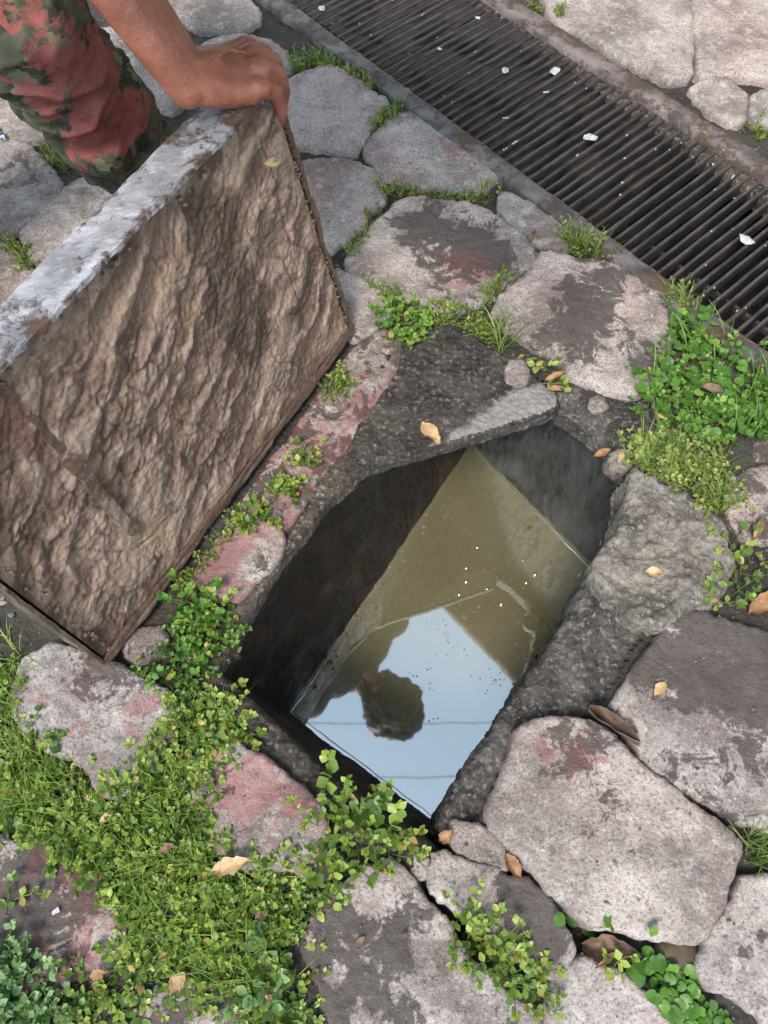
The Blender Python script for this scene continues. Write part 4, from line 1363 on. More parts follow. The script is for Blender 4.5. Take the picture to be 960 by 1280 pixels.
class Veg:
    def __init__(s, seed):
        s.r = np.random.default_rng(seed)
        s.leaf = []   # pos, dir, up, L, W, tint, kind
        s.stem = []
        s.blade = []

    def add(s, pos, d, up, L, W, tint, kind=0):
        if s.r.uniform() < .035:
            tint = 1.25 + s.r.uniform(0, .25)
        s.leaf.append((pos, d, up, L, W, tint, kind))

    def build(s, name, leafmat, label, category='weed', group=None, kind=None, stemmat=None, single=False):
        VA, F3, F4, T, k = [], [], [], [], 0
        for kind_, tmpl in ((0, OV), (1, RT)):
            ls = [q for q in s.leaf if q[6] == kind_]
            if not ls or (single and kind_ == 1):
                continue
            pos, d, up = (np.array([q[i] for q in ls]) for i in range(3))
            L, W, T_ = (np.array([q[i] for q in ls]) for i in (3, 4, 5))
            d = d / np.linalg.norm(d, axis=1, keepdims=True)
            sd = np.cross(up, d)
            sd /= np.linalg.norm(sd, axis=1, keepdims=True) + 1e-9
            up = np.cross(d, sd)
            wob = s.r.normal(0, .045, (len(ls), len(tmpl)))
            V = (pos[:, None] + tmpl[None, :, 0:1] * (L[:, None, None] * d[:, None]) + tmpl[None, :, 1:2] * (W[:, None, None] * sd[:, None])
                 + (tmpl[None, :, 2] + wob)[..., None] * (L[:, None, None] * up[:, None]))
            n, m = len(ls), len(tmpl)
            offs = (np.arange(n) * m + k)[:, None, None]
            if kind_ == 0:
                F3.append((np.concatenate([OF3, OF3b])[None] + offs).reshape(-1, 3))
                F4.append((OF4[None] + offs).reshape(-1, 4))
            else:
                F3.append((RF[None] + offs).reshape(-1, 3))
            VA.append(V.reshape(-1, 3))
            T.append(np.repeat(T_, m))
            k += n * m
        root_p = None
        allv = VA + [np.array([q[0][0] for q in s.stem])] if s.stem else VA
        if s.blade:
            for (pts, w_, tt) in s.blade:
                pts = np.asarray(pts)
                dd = np.gradient(pts, axis=0)
                sd = np.cross(dd, (0, 0, 1))
                sd /= np.linalg.norm(sd, axis=1, keepdims=True) + 1e-9
                ww = w_ * np.linspace(1, .1, len(pts))[:, None] ** .7
                V = np.stack([pts - sd * ww, pts + sd * ww + (0, 0, .0006)], 1).reshape(-1, 3)
                VA.append(V)
                F4.append(grid_faces(len(pts), 2) + k)
                T.append(np.full(len(V), tt))
                k += len(V)
        if VA:
            V = np.concatenate(VA)
        else:
            V = np.array([q[0] for q in s.leaf])
        mn, mx = V.min(0), V.max(0)
        root = empty(name, ((mn[0] + mx[0]) / 2, (mn[1] + mx[1]) / 2, mn[2]), label=label, category=category)
        if group:
            root['group'] = group
        if kind:
            root['kind'] = kind
        FF = [np.concatenate(F3)] if F3 else []
        if F4:
            FF.append(np.concatenate(F4))
        if VA:
            mk('leaves' if s.leaf else 'blades', V, FF, leafmat, root, {'tint': np.concatenate(T)}, kind='stuff')
        if single:
            tm = []
            for q in range(10):
                wob = s.r.normal(0, .05, len(RT))
                me = bpy.data.meshes.new('leaf')
                me.from_pydata([(a_[0], a_[1], a_[2] + w_) for a_, w_ in zip(RT, wob)], [], [tuple(int(z) for z in f) for f in RF])
                me.attributes.new('tint', 'FLOAT', 'POINT').data.foreach_set('value', np.full(len(RT), .12 + .078 * q, np.float32))
                me.polygons.foreach_set('use_smooth', np.ones(len(me.polygons), bool))
                me.materials.append(leafmat)
                tm.append(me)
            for (pos, d, up, L, W, tt, kk_) in [q for q in s.leaf if q[6] == 1]:
                d = d / np.linalg.norm(d)
                sd = np.cross(up, d)
                sd /= np.linalg.norm(sd)
                up = np.cross(d, sd)
                o = bpy.data.objects.new('leaf', tm[int(np.clip(tt * 10, 0, 9))])
                COL.objects.link(o)
                o.parent = root
                M_ = Matrix(((d[0] * L, sd[0] * W, up[0] * L, pos[0] - root.location[0]), (d[1] * L, sd[1] * W, up[1] * L, pos[1] - root.location[1]),
                             (d[2] * L, sd[2] * W, up[2] * L, pos[2] - root.location[2]), (0, 0, 0, 1)))
                o.matrix_basis = M_
        if s.stem:
            VA, FA, T, k = [], [], [], 0
            for pts, rad, tt in s.stem:
                v, f = tube(pts, np.linspace(rad, rad * .6, len(pts)), 4)
                VA.append(v)
                FA.append(f + k)
                T.append(np.full(len(v), tt))
                k += len(v)
            mk('stems', np.concatenate(VA), np.concatenate(FA), stemmat or ML_STEM, root, {'tint': np.concatenate(T)}, kind='stuff')
        return root

    def pick(s, pg, n, zf=None, nz=None):
        pl = poly(pg)
        mn, mx = pl.min(0), pl.max(0)
        out = []
        tries = 0
        while len(out) < n and tries < 60:
            q = s.r.uniform(mn, mx, (n * 2, 2))
            ok = sdf_poly(q[:, 0], q[:, 1], pl) < s.r.uniform(-.016, .004, len(q))
            if nz is not None:
                ok &= noise3(q[:, 0] * nz, q[:, 1] * nz, 0, 91) + .32 > s.r.uniform(0, .5, len(q))
            out += list(q[ok])
            tries += 1
        return out[:n]

    def sprig(s, x, y, length=.05, size=.012, rise=.015, az=None, tmid=.5, zadd=0.0, aspect=.34, pairs=None, z0=None, stemr=.0007):
        r = s.r
        az = r.uniform(0, 2 * math.pi) if az is None else az + r.normal(0, .5)
        n = 6
        t = np.linspace(0, 1, n)
        bend = r.normal(0, .6)
        ang = az + bend * t
        step = length / (n - 1)
        xs = x + np.concatenate([[0], np.cumsum(np.cos(ang[:-1]) * step)])
        ys = y + np.concatenate([[0], np.cumsum(np.sin(ang[:-1]) * step)])
        zb = hz(x, y) if z0 is None else z0
        hh_ = np.maximum(hz(xs, ys) if z0 is None else zb, zb - .03)
        zs = np.maximum(zb + rise * t ** .8 + zadd * t, hh_ + .002)
        pts = np.stack([xs, ys, zs], 1)
        s.stem.append((pts, stemr, float(np.clip(r.normal(.5, .25), 0, 1))))
        pr = pairs or max(2, int(length / (size * .95)))
        tint0 = r.normal(tmid, .2)
        for k in range(pr):
            tt = (k + .7) / pr
            i = min(int(tt * (n - 1)), n - 2)
            p = pts[i] + (pts[i + 1] - pts[i]) * (tt * (n - 1) - i)
            d = pts[i + 1] - pts[i]
            d = d / (np.linalg.norm(d) + 1e-9)
            sd = np.cross(d, (0, 0, 1))
            sd /= np.linalg.norm(sd) + 1e-9
            upv = np.cross(sd, d)
            for sg in (-1, 1):
                if k % 2 == 0:
                    dir_ = sd * sg + d * r.uniform(.2, .9) + A([0, 0, r.uniform(-.1, .5)])
                else:
                    dir_ = upv * (.8 if sg > 0 else -.1) + d * r.uniform(.4, 1.0) + sd * r.normal(0, .5)
                u_ = A([r.normal(0, .35), r.normal(0, .35), 1.0])
                L = size * r.uniform(.65, 1.25) * (1.0 - .25 * (tt > .85))
                s.add(p, dir_, u_, L, L * aspect * r.uniform(.85, 1.2), float(np.clip(tint0 + .18 * tt + r.normal(0, .12), 0, 1)))
        p, d = pts[-1], pts[-1] - pts[-2]
        for q in range(3):
            a_ = r.uniform(0, 6.28)
            s.add(p, d / (np.linalg.norm(d) + 1e-9) + A([math.cos(a_) * .8, math.sin(a_) * .8, r.uniform(.1, .7)]), A([0, 0, 1.0]) + r.normal(0, .2, 3), size * r.uniform(.45, .8), size * .25, float(np.clip(tint0 + .3, 0, 1)))

    def disc(s, x, y, size=.016, h=.02, tmid=.5, z0=None):
        r = s.r
        zb = hz(x, y) if z0 is None else z0
        dx, dy = r.normal(0, h * .5, 2)
        top = A([x + dx, y + dy, zb + h * r.uniform(.5, 1.2)])
        s.stem.append((np.array([(x, y, zb - .002), (x + dx * .4, y + dy * .4, zb + h * .5), top]), .0007, float(np.clip(r.normal(.6, .2), 0, 1))))
        a_ = r.uniform(0, 6.28)
        L = size * r.uniform(.7, 1.2)
        s.add(top - A([math.cos(a_), math.sin(a_), 0]) * L * .3, A([math.cos(a_), math.sin(a_), r.normal(0, .3)]), A([r.normal(0, .3), r.normal(0, .3), 1]), L, L, float(np.clip(r.normal(tmid, .2), 0, 1)), 1)

    def grass(s, x, y, n=8, length=.05, w_=.0011, spread=.7, tmid=.5, az=None):
        r = s.r
        for k in range(n):
            a_ = r.uniform(0, 6.28) if az is None else az + r.normal(0, .6)
            L = length * r.uniform(.5, 1.2)
            t = np.linspace(0, 1, 6)
            lean = spread * r.uniform(.4, 1.2)
            bx_, by_ = x + r.normal(0, .004), y + r.normal(0, .004)
            zb = hz(bx_, by_) - .002
            hor = L * lean * t ** 1.4
            ver = L * np.sin(np.clip(t * (1.9 - .6 * lean), 0, 2.6)) * (1 - .45 * lean)
            pts = np.stack([bx_ + np.cos(a_) * hor, by_ + np.sin(a_) * hor, zb + np.maximum(ver, 0)], 1)
            hh_ = hz(pts[:, 0], pts[:, 1])
            pts[1:, 2] = np.maximum(pts[1:, 2], np.minimum(hh_[1:], zb + .03) + .002)
            s.blade.append((pts, w_ * r.uniform(.7, 1.3), float(np.clip(r.normal(tmid, .22), 0, 1))))


# the large creeping mat at the lower left
mat_poly = [(-30, 800), (10, 840), (16, 905), (60, 936), (104, 950), (120, 986), (150, 990), (190, 948), (222, 898), (222, 872), (258, 858), (296, 878), (304, 918), (318, 948), (290, 940), (262, 952), (246, 990), (256, 1032), (285, 1075),
            (340, 1086), (392, 1090), (425, 1068), (468, 1066), (440, 1090), (402, 1130), (376, 1186), (404, 1244), (420, 1320), (310, 1320), (296, 1256), (246, 1230), (190, 1240), (160, 1310), (-30, 1310), (-30, 1248), (60, 1230), (132, 1210),
            (156, 1172), (134, 1112), (110, 1084), (60, 1060), (-30, 1050)]
v = Veg(1)
for (x, y) in v.pick(mat_poly, 560, nz=17):
    v.sprig(x, y, v.r.uniform(.022, .05), v.r.uniform(.0075, .0150), v.r.uniform(.003, .014), tmid=.45 + .22 * float(noise3(x * 7, y * 7, 0, 4)))
core = [(150, 990), (222, 900), (262, 868), (296, 890), (250, 950), (244, 1000), (262, 1050), (300, 1090), (392, 1100), (372, 1180), (385, 1240), (300, 1250), (240, 1225), (170, 1180), (140, 1110), (90, 1060), (0, 1030), (0, 940), (60, 950), (110, 970)]
for (x, y) in v.pick(core, 560, nz=13):
    v.sprig(x, y, v.r.uniform(.022, .05), v.r.uniform(.0062, .0145) * (1.25 if v.r.uniform() < .12 else 1), v.r.uniform(.004, .019), tmid=.54 + .22 * float(noise3(x * 7, y * 7, 0, 4)), zadd=.004)
for (x, y) in v.pick(core, 420):
    v.grass(x, y, 2, .050, .0008, .95, .75)
for (x, y) in v.pick([(0, 780), (40, 800), (20, 900), (60, 940), (110, 960), (0, 1040)], 120):
    v.grass(x, y, 3, .045, .0008, .95, .75)
v.build('creeping_weeds', ML_MAT, 'dense mat of creeping small leaved weeds spreading over the stones', 'weeds', kind='stuff')

rg = 'leafy weeds round the pit'
v = Veg(2)
for (x, y) in v.pick([(160, 830), (196, 775), (232, 748), (264, 752), (272, 790), (258, 826), (232, 856), (196, 862), (165, 852)], 56):
    v.sprig(x, y, v.r.uniform(.03, .06), v.r.uniform(.008, .0125), v.r.uniform(.010, .030), tmid=.30, az=-.6)
for (x, y) in v.pick([(225, 745), (265, 745), (275, 790), (240, 800)], 22):
    v.sprig(x, y, v.r.uniform(.03, .05), v.r.uniform(.011, .016), v.r.uniform(.025, .045), tmid=.42)
v.build('weed_clump', ML_CLOV, 'bushy green weed at the lower corner of the lid', 'weed', rg)
v = Veg(3)
for (x, y) in v.pick([(395, 1062), (402, 1000), (425, 985), (470, 1010), (498, 1040), (490, 1066), (440, 1082), (410, 1090)], 46):
    v.sprig(x, y, v.r.uniform(.03, .055), v.r.uniform(.011, .016), v.r.uniform(.02, .05), tmid=.52)
for (px, py) in ((410, 985), (465, 1020), (492, 1052), (440, 1005)):
    c = P(px, py, 0)
    v.sprig(c[0] - .01, c[1] - .01, .05, .020, .05, az=1.0, tmid=.55, aspect=.4, pairs=3)
v.build('weed_clump', ML_MAT, 'upright glossy weed leaning over the near edge of the pit', 'weed', rg)
v = Veg(4)
for (x, y) in v.pick([(566, 1150), (590, 1140), (620, 1165), (655, 1200), (682, 1226), (672, 1250), (640, 1245), (600, 1200), (572, 1172)], 50):
    v.sprig(x, y, v.r.uniform(.025, .045), v.r.uniform(.010, .014), v.r.uniform(.012, .035), tmid=.56)
v.build('weed_clump', ML_MAT, 'pale green weed in the joint beside the small two-tone stone', 'weed', rg)
v = Veg(5)
for (x, y) in v.pick([(790, 1200), (830, 1200), (865, 1215), (870, 1240), (900, 1275), (920, 1300), (860, 1300), (820, 1262), (808, 1225)], 95):
    v.disc(x, y, v.r.uniform(.012, .019), v.r.uniform(.008, .022), .5)
for (px, py) in ((812, 1180), (815, 1192), (804, 1207), (705, 1143), (722, 1158), (742, 1160), (733, 1172), (812, 1170)):
    c = P(px, py, 0)
    v.disc(c[0], c[1], .021, .014, .55)
v.build('pennywort_patch', ML_CLOV, 'round leaved creeper in the joint below the big pale slab', 'weed', rg, single=True)
v = Veg(6)
for (px, py) in ((775, 1195), (782, 1205), (768, 1208), (785, 1215)):
    c = P(px, py, 0)
    v.sprig(c[0], c[1], .025, .012, .02, tmid=.72)
v.build('weed_seedling', ML_MAT, 'tiny yellow green seedling beside the curled brown leaf', 'weed', rg)
v = Veg(7)
for (x, y) in v.pick([(468, 400), (480, 380), (510, 374), (534, 385), (532, 410), (515, 436), (488, 432), (470, 415)], 130):
    v.disc(x, y, v.r.uniform(.007, .012), v.r.uniform(.008, .026), .62)
for (x, y) in v.pick([(468, 400), (480, 380), (510, 374), (534, 385), (532, 410), (515, 436)], 26):
    v.sprig(x, y, .025, .009, .02, tmid=.7)
v.build('clover_tuft', ML_CLOV, 'bright clover tuft at the top corner of the pit rim', 'weed', rg)
v = Veg(8)
for (x, y) in v.pick([(530, 385), (560, 380), (600, 388), (625, 410), (610, 425), (570, 405), (535, 402)], 120):
    v.sprig(x, y, v.r.uniform(.012, .022), v.r.uniform(.005, .007), v.r.uniform(.004, .012), tmid=.55)
v.build('moss_strip', ML_MAT, 'low mossy strip along the back of the dark corner slab', 'moss', rg)
v = Veg(9)
for (px, py) in ((612, 400), (620, 418), (632, 410), (625, 432), (640, 425)):
    c = P(px, py, 0)
    v.grass(c[0], c[1], 9, .06, .0013, .8, .45)
for (px, py) in ((640, 440), (655, 442), (668, 455), (680, 462), (660, 458), (690, 470), (675, 478)):
    c = P(px, py, 0)
    v.sprig(c[0], c[1], .04, .017, .02, az=-.9, tmid=.6, aspect=.28)
v.build('grass_tuft', ML_GRASS, 'ragged grass tuft hanging over the back of the pit rim', 'grass', rg)
v = Veg(10)
clov = [(800, 470), (838, 440), (838, 400), (850, 380), (880, 395), (930, 430), (985, 470), (985, 560), (940, 545), (900, 560), (850, 545), (810, 520), (795, 495)]
for (x, y) in v.pick(clov, 295):
    v.disc(x, y, v.r.uniform(.010, .021), v.r.uniform(.006, .028), .45)
for (x, y) in v.pick(clov, 120):
    v.sprig(x, y, v.r.uniform(.025, .05), v.r.uniform(.009, .013), v.r.uniform(.01, .03), tmid=.55)
for (x, y) in v.pick(clov, 40):
    v.grass(x, y, 3, .07, .001, .8, .5)
v.build('clover_patch', ML_CLOV, 'lush round leaved clover patch against the lower rail of the grate', 'weed', rg, single=True)
v = Veg(11)
gp = [(800, 545), (850, 540), (905, 560), (930, 590), (912, 640), (890, 640), (850, 610), (810, 600), (790, 575)]
for (x, y) in v.pick(gp, 85):
    v.grass(x, y, 4, .05, .0009, .95, .42)
for (x, y) in v.pick(gp, 160):
    v.sprig(x, y, v.r.uniform(.018, .035), v.r.uniform(.007, .010), v.r.uniform(.006, .02), tmid=.55)
for (x, y) in v.pick([(785, 560), (812, 552), (850, 600), (800, 598)], 14):
    v.sprig(x, y, .035, .012, .02, tmid=.6)
v.build('grass_patch', ML_GRASS, 'light green grass and weeds above the grey rim rock', 'grass', rg)
v = Veg(12)
for (px, py) in ((905, 745), (895, 755), (920, 740), (915, 755), (885, 765), (930, 730), (905, 765)):
    c = P(px, py, 0)
    v.sprig(c[0], c[1], .045, .012, .02, tmid=.45)
for (px, py) in ((930, 690), (945, 700), (925, 670), (955, 665), (935, 710)):
    c = P(px, py, 0)
    v.sprig(c[0], c[1], .06, .016, .03, tmid=.6)
    v.disc(c[0], c[1], .016, .03, .6)
v.build('weed_clump', ML_MAT, 'straggling weed between the grey rock and the dark wet slab', 'weed', rg, single=True)
v = Veg(13)
for (px, py) in ((940, 1050), (950, 1062), (958, 1045), (945, 1075), (965, 1070)):
    c = P(px, py, 0)
    v.grass(c[0], c[1], 12, .05, .0012, .9, .4)
v.build('grass_tuft', ML_GRASS, 'small dark grass tuft right of the big pale slab', 'grass', rg)

tg = 'grass in the joints by the grate'
for k, (pg, n, ln, lab) in enumerate((
        ([(352, 88), (372, 70), (398, 58), (425, 72), (420, 84), (385, 86), (362, 94)], 48, .032, 'grass growing in the joint just right of the hand'),
        ([(424, 84), (446, 78), (470, 96), (478, 112), (462, 114), (436, 96)], 42, .026, 'short green tuft along the lower rail above the large round stone'),
        ([(488, 130), (506, 118), (510, 134), (490, 148), (472, 162), (462, 168), (470, 148)], 40, .024, 'bright green tuft in the joint left of the pinkish stone'),
        ([(470, 232), (500, 226), (560, 234), (592, 240), (622, 226), (628, 240), (600, 256), (540, 248), (500, 243), (474, 250)], 55, .026, 'thin grass strip above the brown blotched stone'),
        ([(430, 322), (448, 290), (462, 268), (474, 250), (480, 262), (462, 290), (446, 318), (424, 334)], 34, .020, 'sparse grass in the joint behind the lid corner'),
        ([(455, 345), (480, 358), (500, 370), (490, 378), (462, 356)], 22, .018, 'grass sprouting under the brown blotched stone'),
        ([(690, 300), (715, 290), (742, 306), (768, 318), (745, 322), (710, 316)], 34, .055, 'long bladed grass tuft against the lower rail'),
        ([(838, 360), (852, 368), (870, 385), (860, 392), (842, 378)], 24, .05, 'grass blades spilling over the lower rail by the clover'),
        ([(600, 370), (625, 350), (640, 340), (650, 346), (628, 366), (606, 384)], 30, .020, 'moss and grass between the two blotched stones'),
        ([(52, 172), (75, 180), (98, 205), (92, 216), (70, 208), (54, 190)], 38, .026, 'dry grass tuft beside the trouser leg'),
        ([(0, 290), (24, 296), (44, 330), (50, 340), (30, 338), (6, 312)], 38, .024, 'grass in the joint left of the lid'),
        ([(655, -4), (672, -6), (682, 10), (668, 10)], 12, .022, 'first green sprout above the upper rail'),
        ([(688, 16), (700, 14), (708, 26), (696, 30)], 12, .020, 'second green sprout above the upper rail'),
        ([(936, 150), (950, 148), (958, 165), (944, 172)], 14, .026, 'green sprout by the upper rail near the photo edge'))):
    v = Veg(30 + k)
    for (x, y) in v.pick(pg, n):
        v.grass(x, y, 5, ln, .0010, .75, .48)
        if v.r.uniform() < .55:
            v.sprig(x, y, ln * .6, .007, ln * .4, tmid=.55)
    v.build('grass_tuft', ML_GRASS, lab, 'grass', tg)
lg = 'small weeds on the red kerb'
for k, (pg, n, sz, lab) in enumerate((
        ([(205, 745), (230, 715), (262, 685), (300, 640), (318, 622), (322, 634), (290, 668), (262, 700), (232, 742)], 42, .0055, 'mossy weed line along the foot of the lid'),
        ([(296, 650), (315, 640), (342, 646), (336, 658), (305, 662)], 16, .012, 'leafy sprig on the red rim block'),
        ([(330, 612), (350, 598), (380, 598), (374, 614), (346, 624)], 30, .009, 'green clump on the red kerb middle'),
        ([(370, 572), (380, 560), (392, 564), (388, 578), (374, 582)], 14, .009, 'tiny bright sprout high on the red kerb'),
        ([(400, 492), (414, 470), (430, 460), (436, 476), (420, 498), (404, 502)], 30, .007, 'fine grassy tuft near the lid lower right corner'))):
    v = Veg(60 + k)
    for (x, y) in v.pick(pg, n):
        v.sprig(x, y, v.r.uniform(.014, .028), sz * v.r.uniform(.8, 1.3), v.r.uniform(.005, .018), tmid=.55)
    if k in (0, 4):
        for (x, y) in v.pick(pg, 16):
            v.grass(x, y, 4, .025, .0008, .7, .5)
    v.build('weed_sprig', ML_MAT, lab, 'weed', lg)
for k, (pg, n, lab) in enumerate((([(-20, 1180), (20, 1180), (50, 1215), (62, 1250), (50, 1300), (-20, 1300)], 85, 'blue green leafy weed in the bottom left corner'),
                                  ([(302, 1200), (318, 1180), (350, 1185), (358, 1215), (345, 1245), (315, 1240)], 9, 'few broad pale leaves in the bottom mat'))):
    v = Veg(70 + k)
    for (x, y) in v.pick(pg, n):
        v.sprig(x, y, v.r.uniform(.03, .05), v.r.uniform(.011, .015) * (1.25 if k else 1), v.r.uniform(.018, .035), tmid=.5, zadd=.012 * k, aspect=.38)
    v.build('weed_clump', ML_BLUE, lab, 'weed', 'blue green weeds')
# two seedlings lying on stones
v = Veg(80)
for (px, py, az) in ((8, 1145, 1.0), (20, 1125, .8)):
    c = P(px, py, 0)
    v.sprig(c[0], c[1], .045, .013, .012, az=az, tmid=.6)
v.build('weed_sprig', ML_MAT, 'lone creeping sprig on the dark red stone at the photo edge', 'weed', lg)

# ------------------------------------------------------------------ dry leaves
def dry_leaf(b, t, wid, mat, lab, curl=.25, z=None, lift=.003, seed=0, lidp=False, wavy=.1, name='dry_leaf'):
    """b, t: base and tip in the photograph; a thin curled blade resting on what lies there"""
    if lidp:
        ub_, vb_ = lid_uv(*b)
        ut_, vt_ = lid_uv(*t)
        B, T_, up = LP(ub_, vb_, .006), LP(ut_, vt_, .006), LN
    else:
        def pt(q):
            p = P(*q, 0)
            h = hz(p[0], p[1]) if z is None else z
            p = P(*q, float(h))
            return P(*q, float(hz(p[0], p[1]) if z is None else z)) + (0, 0, lift)
        B, T_, up = pt(b), pt(t), A([0, 0, 1.0])
    d = T_ - B
    L = np.linalg.norm(d)
    d = d / L
    sd = np.cross(up, d)
    sd /= np.linalg.norm(sd)
    up = np.cross(d, sd)
    s = np.linspace(0, 1, 13)
    q = np.linspace(-1, 1, 7)
    S, Q = np.meshgrid(s, q, indexing='ij')
    wd = wid * np.sin(np.pi * np.clip(S, .02, .985) ** .85) ** .8 * (1 + .55 * noise3(S * 6, np.sign(Q) * 1.7 + seed, 0, seed)) * (1 - .12 * np.abs(np.sin(S * 19 + seed)))
    zz = curl * L * (Q ** 2) * .35 + wavy * L * noise3(S * 3.2, Q * 1.4, 0, seed + 3) + .12 * L * curl * np.sin(S * math.pi)
    zz = zz - zz.min()
    V = B + (S * L)[..., None] * d + (Q * wd)[..., None] * sd + zz[..., None] * up
    V1 = V.reshape(-1, 3)
    V2 = V1 - up * .0005
    Fg = grid_faces(13, 7)
    o = mk(name, np.concatenate([V1, V2]), np.concatenate([Fg, Fg[:, ::-1] + len(V1)]), mat, label=lab, category='leaf', group='fallen dry leaves')
    return o


dry = [((527, 530), (550, 556), .013, MDRY, 'tan fallen leaf lying on the dark corner slab', .2), ((735, 892), (798, 934), .011, MDRY2, 'long curled brown leaf between the two big right slabs', .9),
       ((632, 1068), (650, 1100), .009, MDRY3, 'orange brown leaf in the crack beside the small wedge stone', .6), ((552, 1052), (566, 1036), .009, MDRY3, 'curled brown leaf at the near right corner of the pit', .9),
       ((728, 1182), (806, 1196), .017, MDRY2, 'large crumpled brown leaf under the big pale slab', .7), ((742, 1210), (775, 1186), .004, MDRY, 'pale twig like leaf stalk on the crumpled leaf', .2),
       ((934, 768), (972, 740), .015, MDRY3, 'rust brown leaf at the right photo edge', .4), ((938, 678), (948, 652), .006, MDRY, 'upright pale pink leaf above the straggling weed', .8),
       ((682, 478), (706, 468), .007, MDRY3, 'orange leaf at the end of the hanging grass tuft', .4), ((684, 490), (708, 488), .006, MDRY3, 'small orange leaf just below the hanging grass tuft', .4),
       ((868, 500), (894, 506), .011, MDRY2, 'brown leaf lying in the clover patch', .5), ((742, 572), (762, 564), .007, MDRY3, 'small tan leaf on the mortar behind the pit wall', .3),
       ((772, 580), (778, 566), .005, MDRY, 'tiny beige leaf beside the grey pebble on the mortar', .3), ((817, 870), (830, 854), .008, MDRY, 'pale folded leaf scrap on the dark wet slab', .5),
       ((805, 716), (826, 718), .008, MDRY, 'star shaped pale leaf scrap on the grey rim rock', .5), ((272, 1090), (318, 1074), .011, MDRY, 'beige leaf caught in the weed mat below the red stone', .4),
       ((218, 1240), (236, 1214), .010, MDRY, 'beige leaf at the lower edge of the weed mat', .3), ((132, 1030), (150, 1016), .006, MDRY, 'small yellowish leaf in the weeds at the left', .4),
       ((206, 1066), (222, 1056), .007, MDRY2, 'pinkish brown leaf among the weeds in the middle of the mat', .4), ((660, 306), (668, 292), .004, MDRY3, 'tiny red leaf between two stones near the lower rail', .4),
       ((120, 1220), (140, 1212), .006, MDRY3, 'orange brown scrap beside the dark red stone', .3), ((332, 1246), (346, 1244), .005, MDRY3, 'orange scrap in the weeds at the bottom', .3),
       ((322, 1148), (338, 1140), .006, MDRY2, 'pale brown scrap in the weeds left of the bottom stone', .3), ((444, 1186), (456, 1170), .005, MDRY2, 'thin brown leaf scrap on the dark bottom stone', .3),
       ((636, 1088), (648, 1074), .003, MDRY, 'tiny pale splinter beside the big pale slab', .2), ((818, 520), (834, 526), .005, MDRY, 'beige scrap below the clover patch', .3)]
HSAVE = HM.copy()
for k, (b, t, wd, m_, lab, cu) in enumerate(dry):
    lift = .003
    if k in (15, 16, 17, 18, 20, 21, 22):
        lift = .022
    if k == 10:
        lift = .035
    dry_leaf(b, t, wd, m_, lab, cu, seed=k * 7, lift=lift)
dry_leaf((324, 203), (344, 200), .006, MDRY, 'small yellow leaf stuck on the muddy lid near the hand', .2, lidp=True, seed=300)
# white scrap and printed wrapper
v_, f_ = ico(2)
v_, f_ = ico(1)
v_ = v_ * (1 + .25 * np.random.default_rng(3).normal(size=(len(v_), 1)))
mk('stone_chip', v_ * A([.006, .004, .0018]) + P(70, 1140, float(hz(*P(70, 1140)[:2]))) + (0, 0, .002), f_, MCHIP, smooth=False, label='small white chip on the dark red stone', category='stone chip')
MWRAP = Mat('printed_foil')
cw = MWRAP.co(False)
kk = MWRAP.ms(MWRAP.noise(cw, 120, 2, .5), .5, .52)
MWRAP = MWRAP.done(MWRAP.bsdf(Base_Color=MWRAP.mix(kk, (.03, .04, .13), (.72, .74, .8)), Roughness=.35))
dry_leaf((-14, 168), (9, 178), .012, MWRAP, 'crumpled blue and white wrapper at the left photo edge', .5, seed=90, name='wrapper')['category'] = 'litter'
bpy.data.objects['wrapper']['group'] = 'litter'

# ------------------------------------------------------------------ things on the water
rng = np.random.default_rng(8)
for (px, py, r_, lab) in ((583, 710, .0035, 'bubble on the water, upper one of the close pair'), (583, 727, .0045, 'bubble on the water, lower one of the close pair'), (574, 743, .0035, 'bubble on the water nearest the tip of the mirrored sky'),
                         (609, 736, .003, 'small bubble midway between the close pair and the biggest bubble'), (627, 755, .005, 'biggest bubble on the water, lowest of all'), (658, 728, .0045, 'bubble on the water, left one of the right-hand pair'),
                         (669, 718, .005, 'bubble on the water, right one of the right-hand pair'), (597, 684, .0035, 'topmost bubble on the murky water'), (654, 700, .0025, 'tiniest bubble above the right-hand pair')):
    v, f = ico(3)
    v = v * r_ * A([1, 1, .75])
    mk('bubble', v + P(px, py, WZ), f, MW, label=lab, category='bubble', group='bubbles on the water')
VA, FA, k0 = [], [], 0
cl = [(520, 640, .05, 30), (490, 690, .035, 40), (470, 720, .03, 30), (450, 760, .03, 45), (430, 790, .03, 35), (410, 830, .03, 30), (395, 860, .02, 16), (560, 640, .08, 30), (600, 760, .12, 45), (680, 780, .08, 40), (560, 790, .08, 40),
      (640, 700, .1, 25), (520, 860, .09, 40), (660, 820, .04, 20), (620, 850, .07, 25), (480, 640, .03, 14)]
for (px, py, sp, n) in cl:
    c = P(px, py, WZ)
    for i in range(n):
        a_, rr = rng.uniform(0, 6.28), sp * abs(rng.normal(0, .55))
        s = rng.uniform(.0007, .0026) * (2.6 if (sp < .06 and rng.uniform() < .35) else 1)
        m = 6
        ang = np.linspace(0, 2 * math.pi, m, endpoint=False)
        rad = s * rng.uniform(.5, 1.3, m)
        top = np.stack([np.cos(ang) * rad, np.sin(ang) * rad * .7, np.full(m, .0006)], 1)
        ctr = A([[0, 0, .0012]])
        p = c + A([math.cos(a_) * rr, math.sin(a_) * rr, 0])
        VA.append(np.concatenate([top * [1, 1, 0], top, ctr]) + p)
        ff = [(i_, (i_ + 1) % m, m + (i_ + 1) % m) for i_ in range(m)] + [(i_, m + (i_ + 1) % m, m + i_) for i_ in range(m)] + [(m + i_, m + (i_ + 1) % m, 2 * m) for i_ in range(m)]
        FA.append(A(ff) + k0)
        k0 += 2 * m + 1
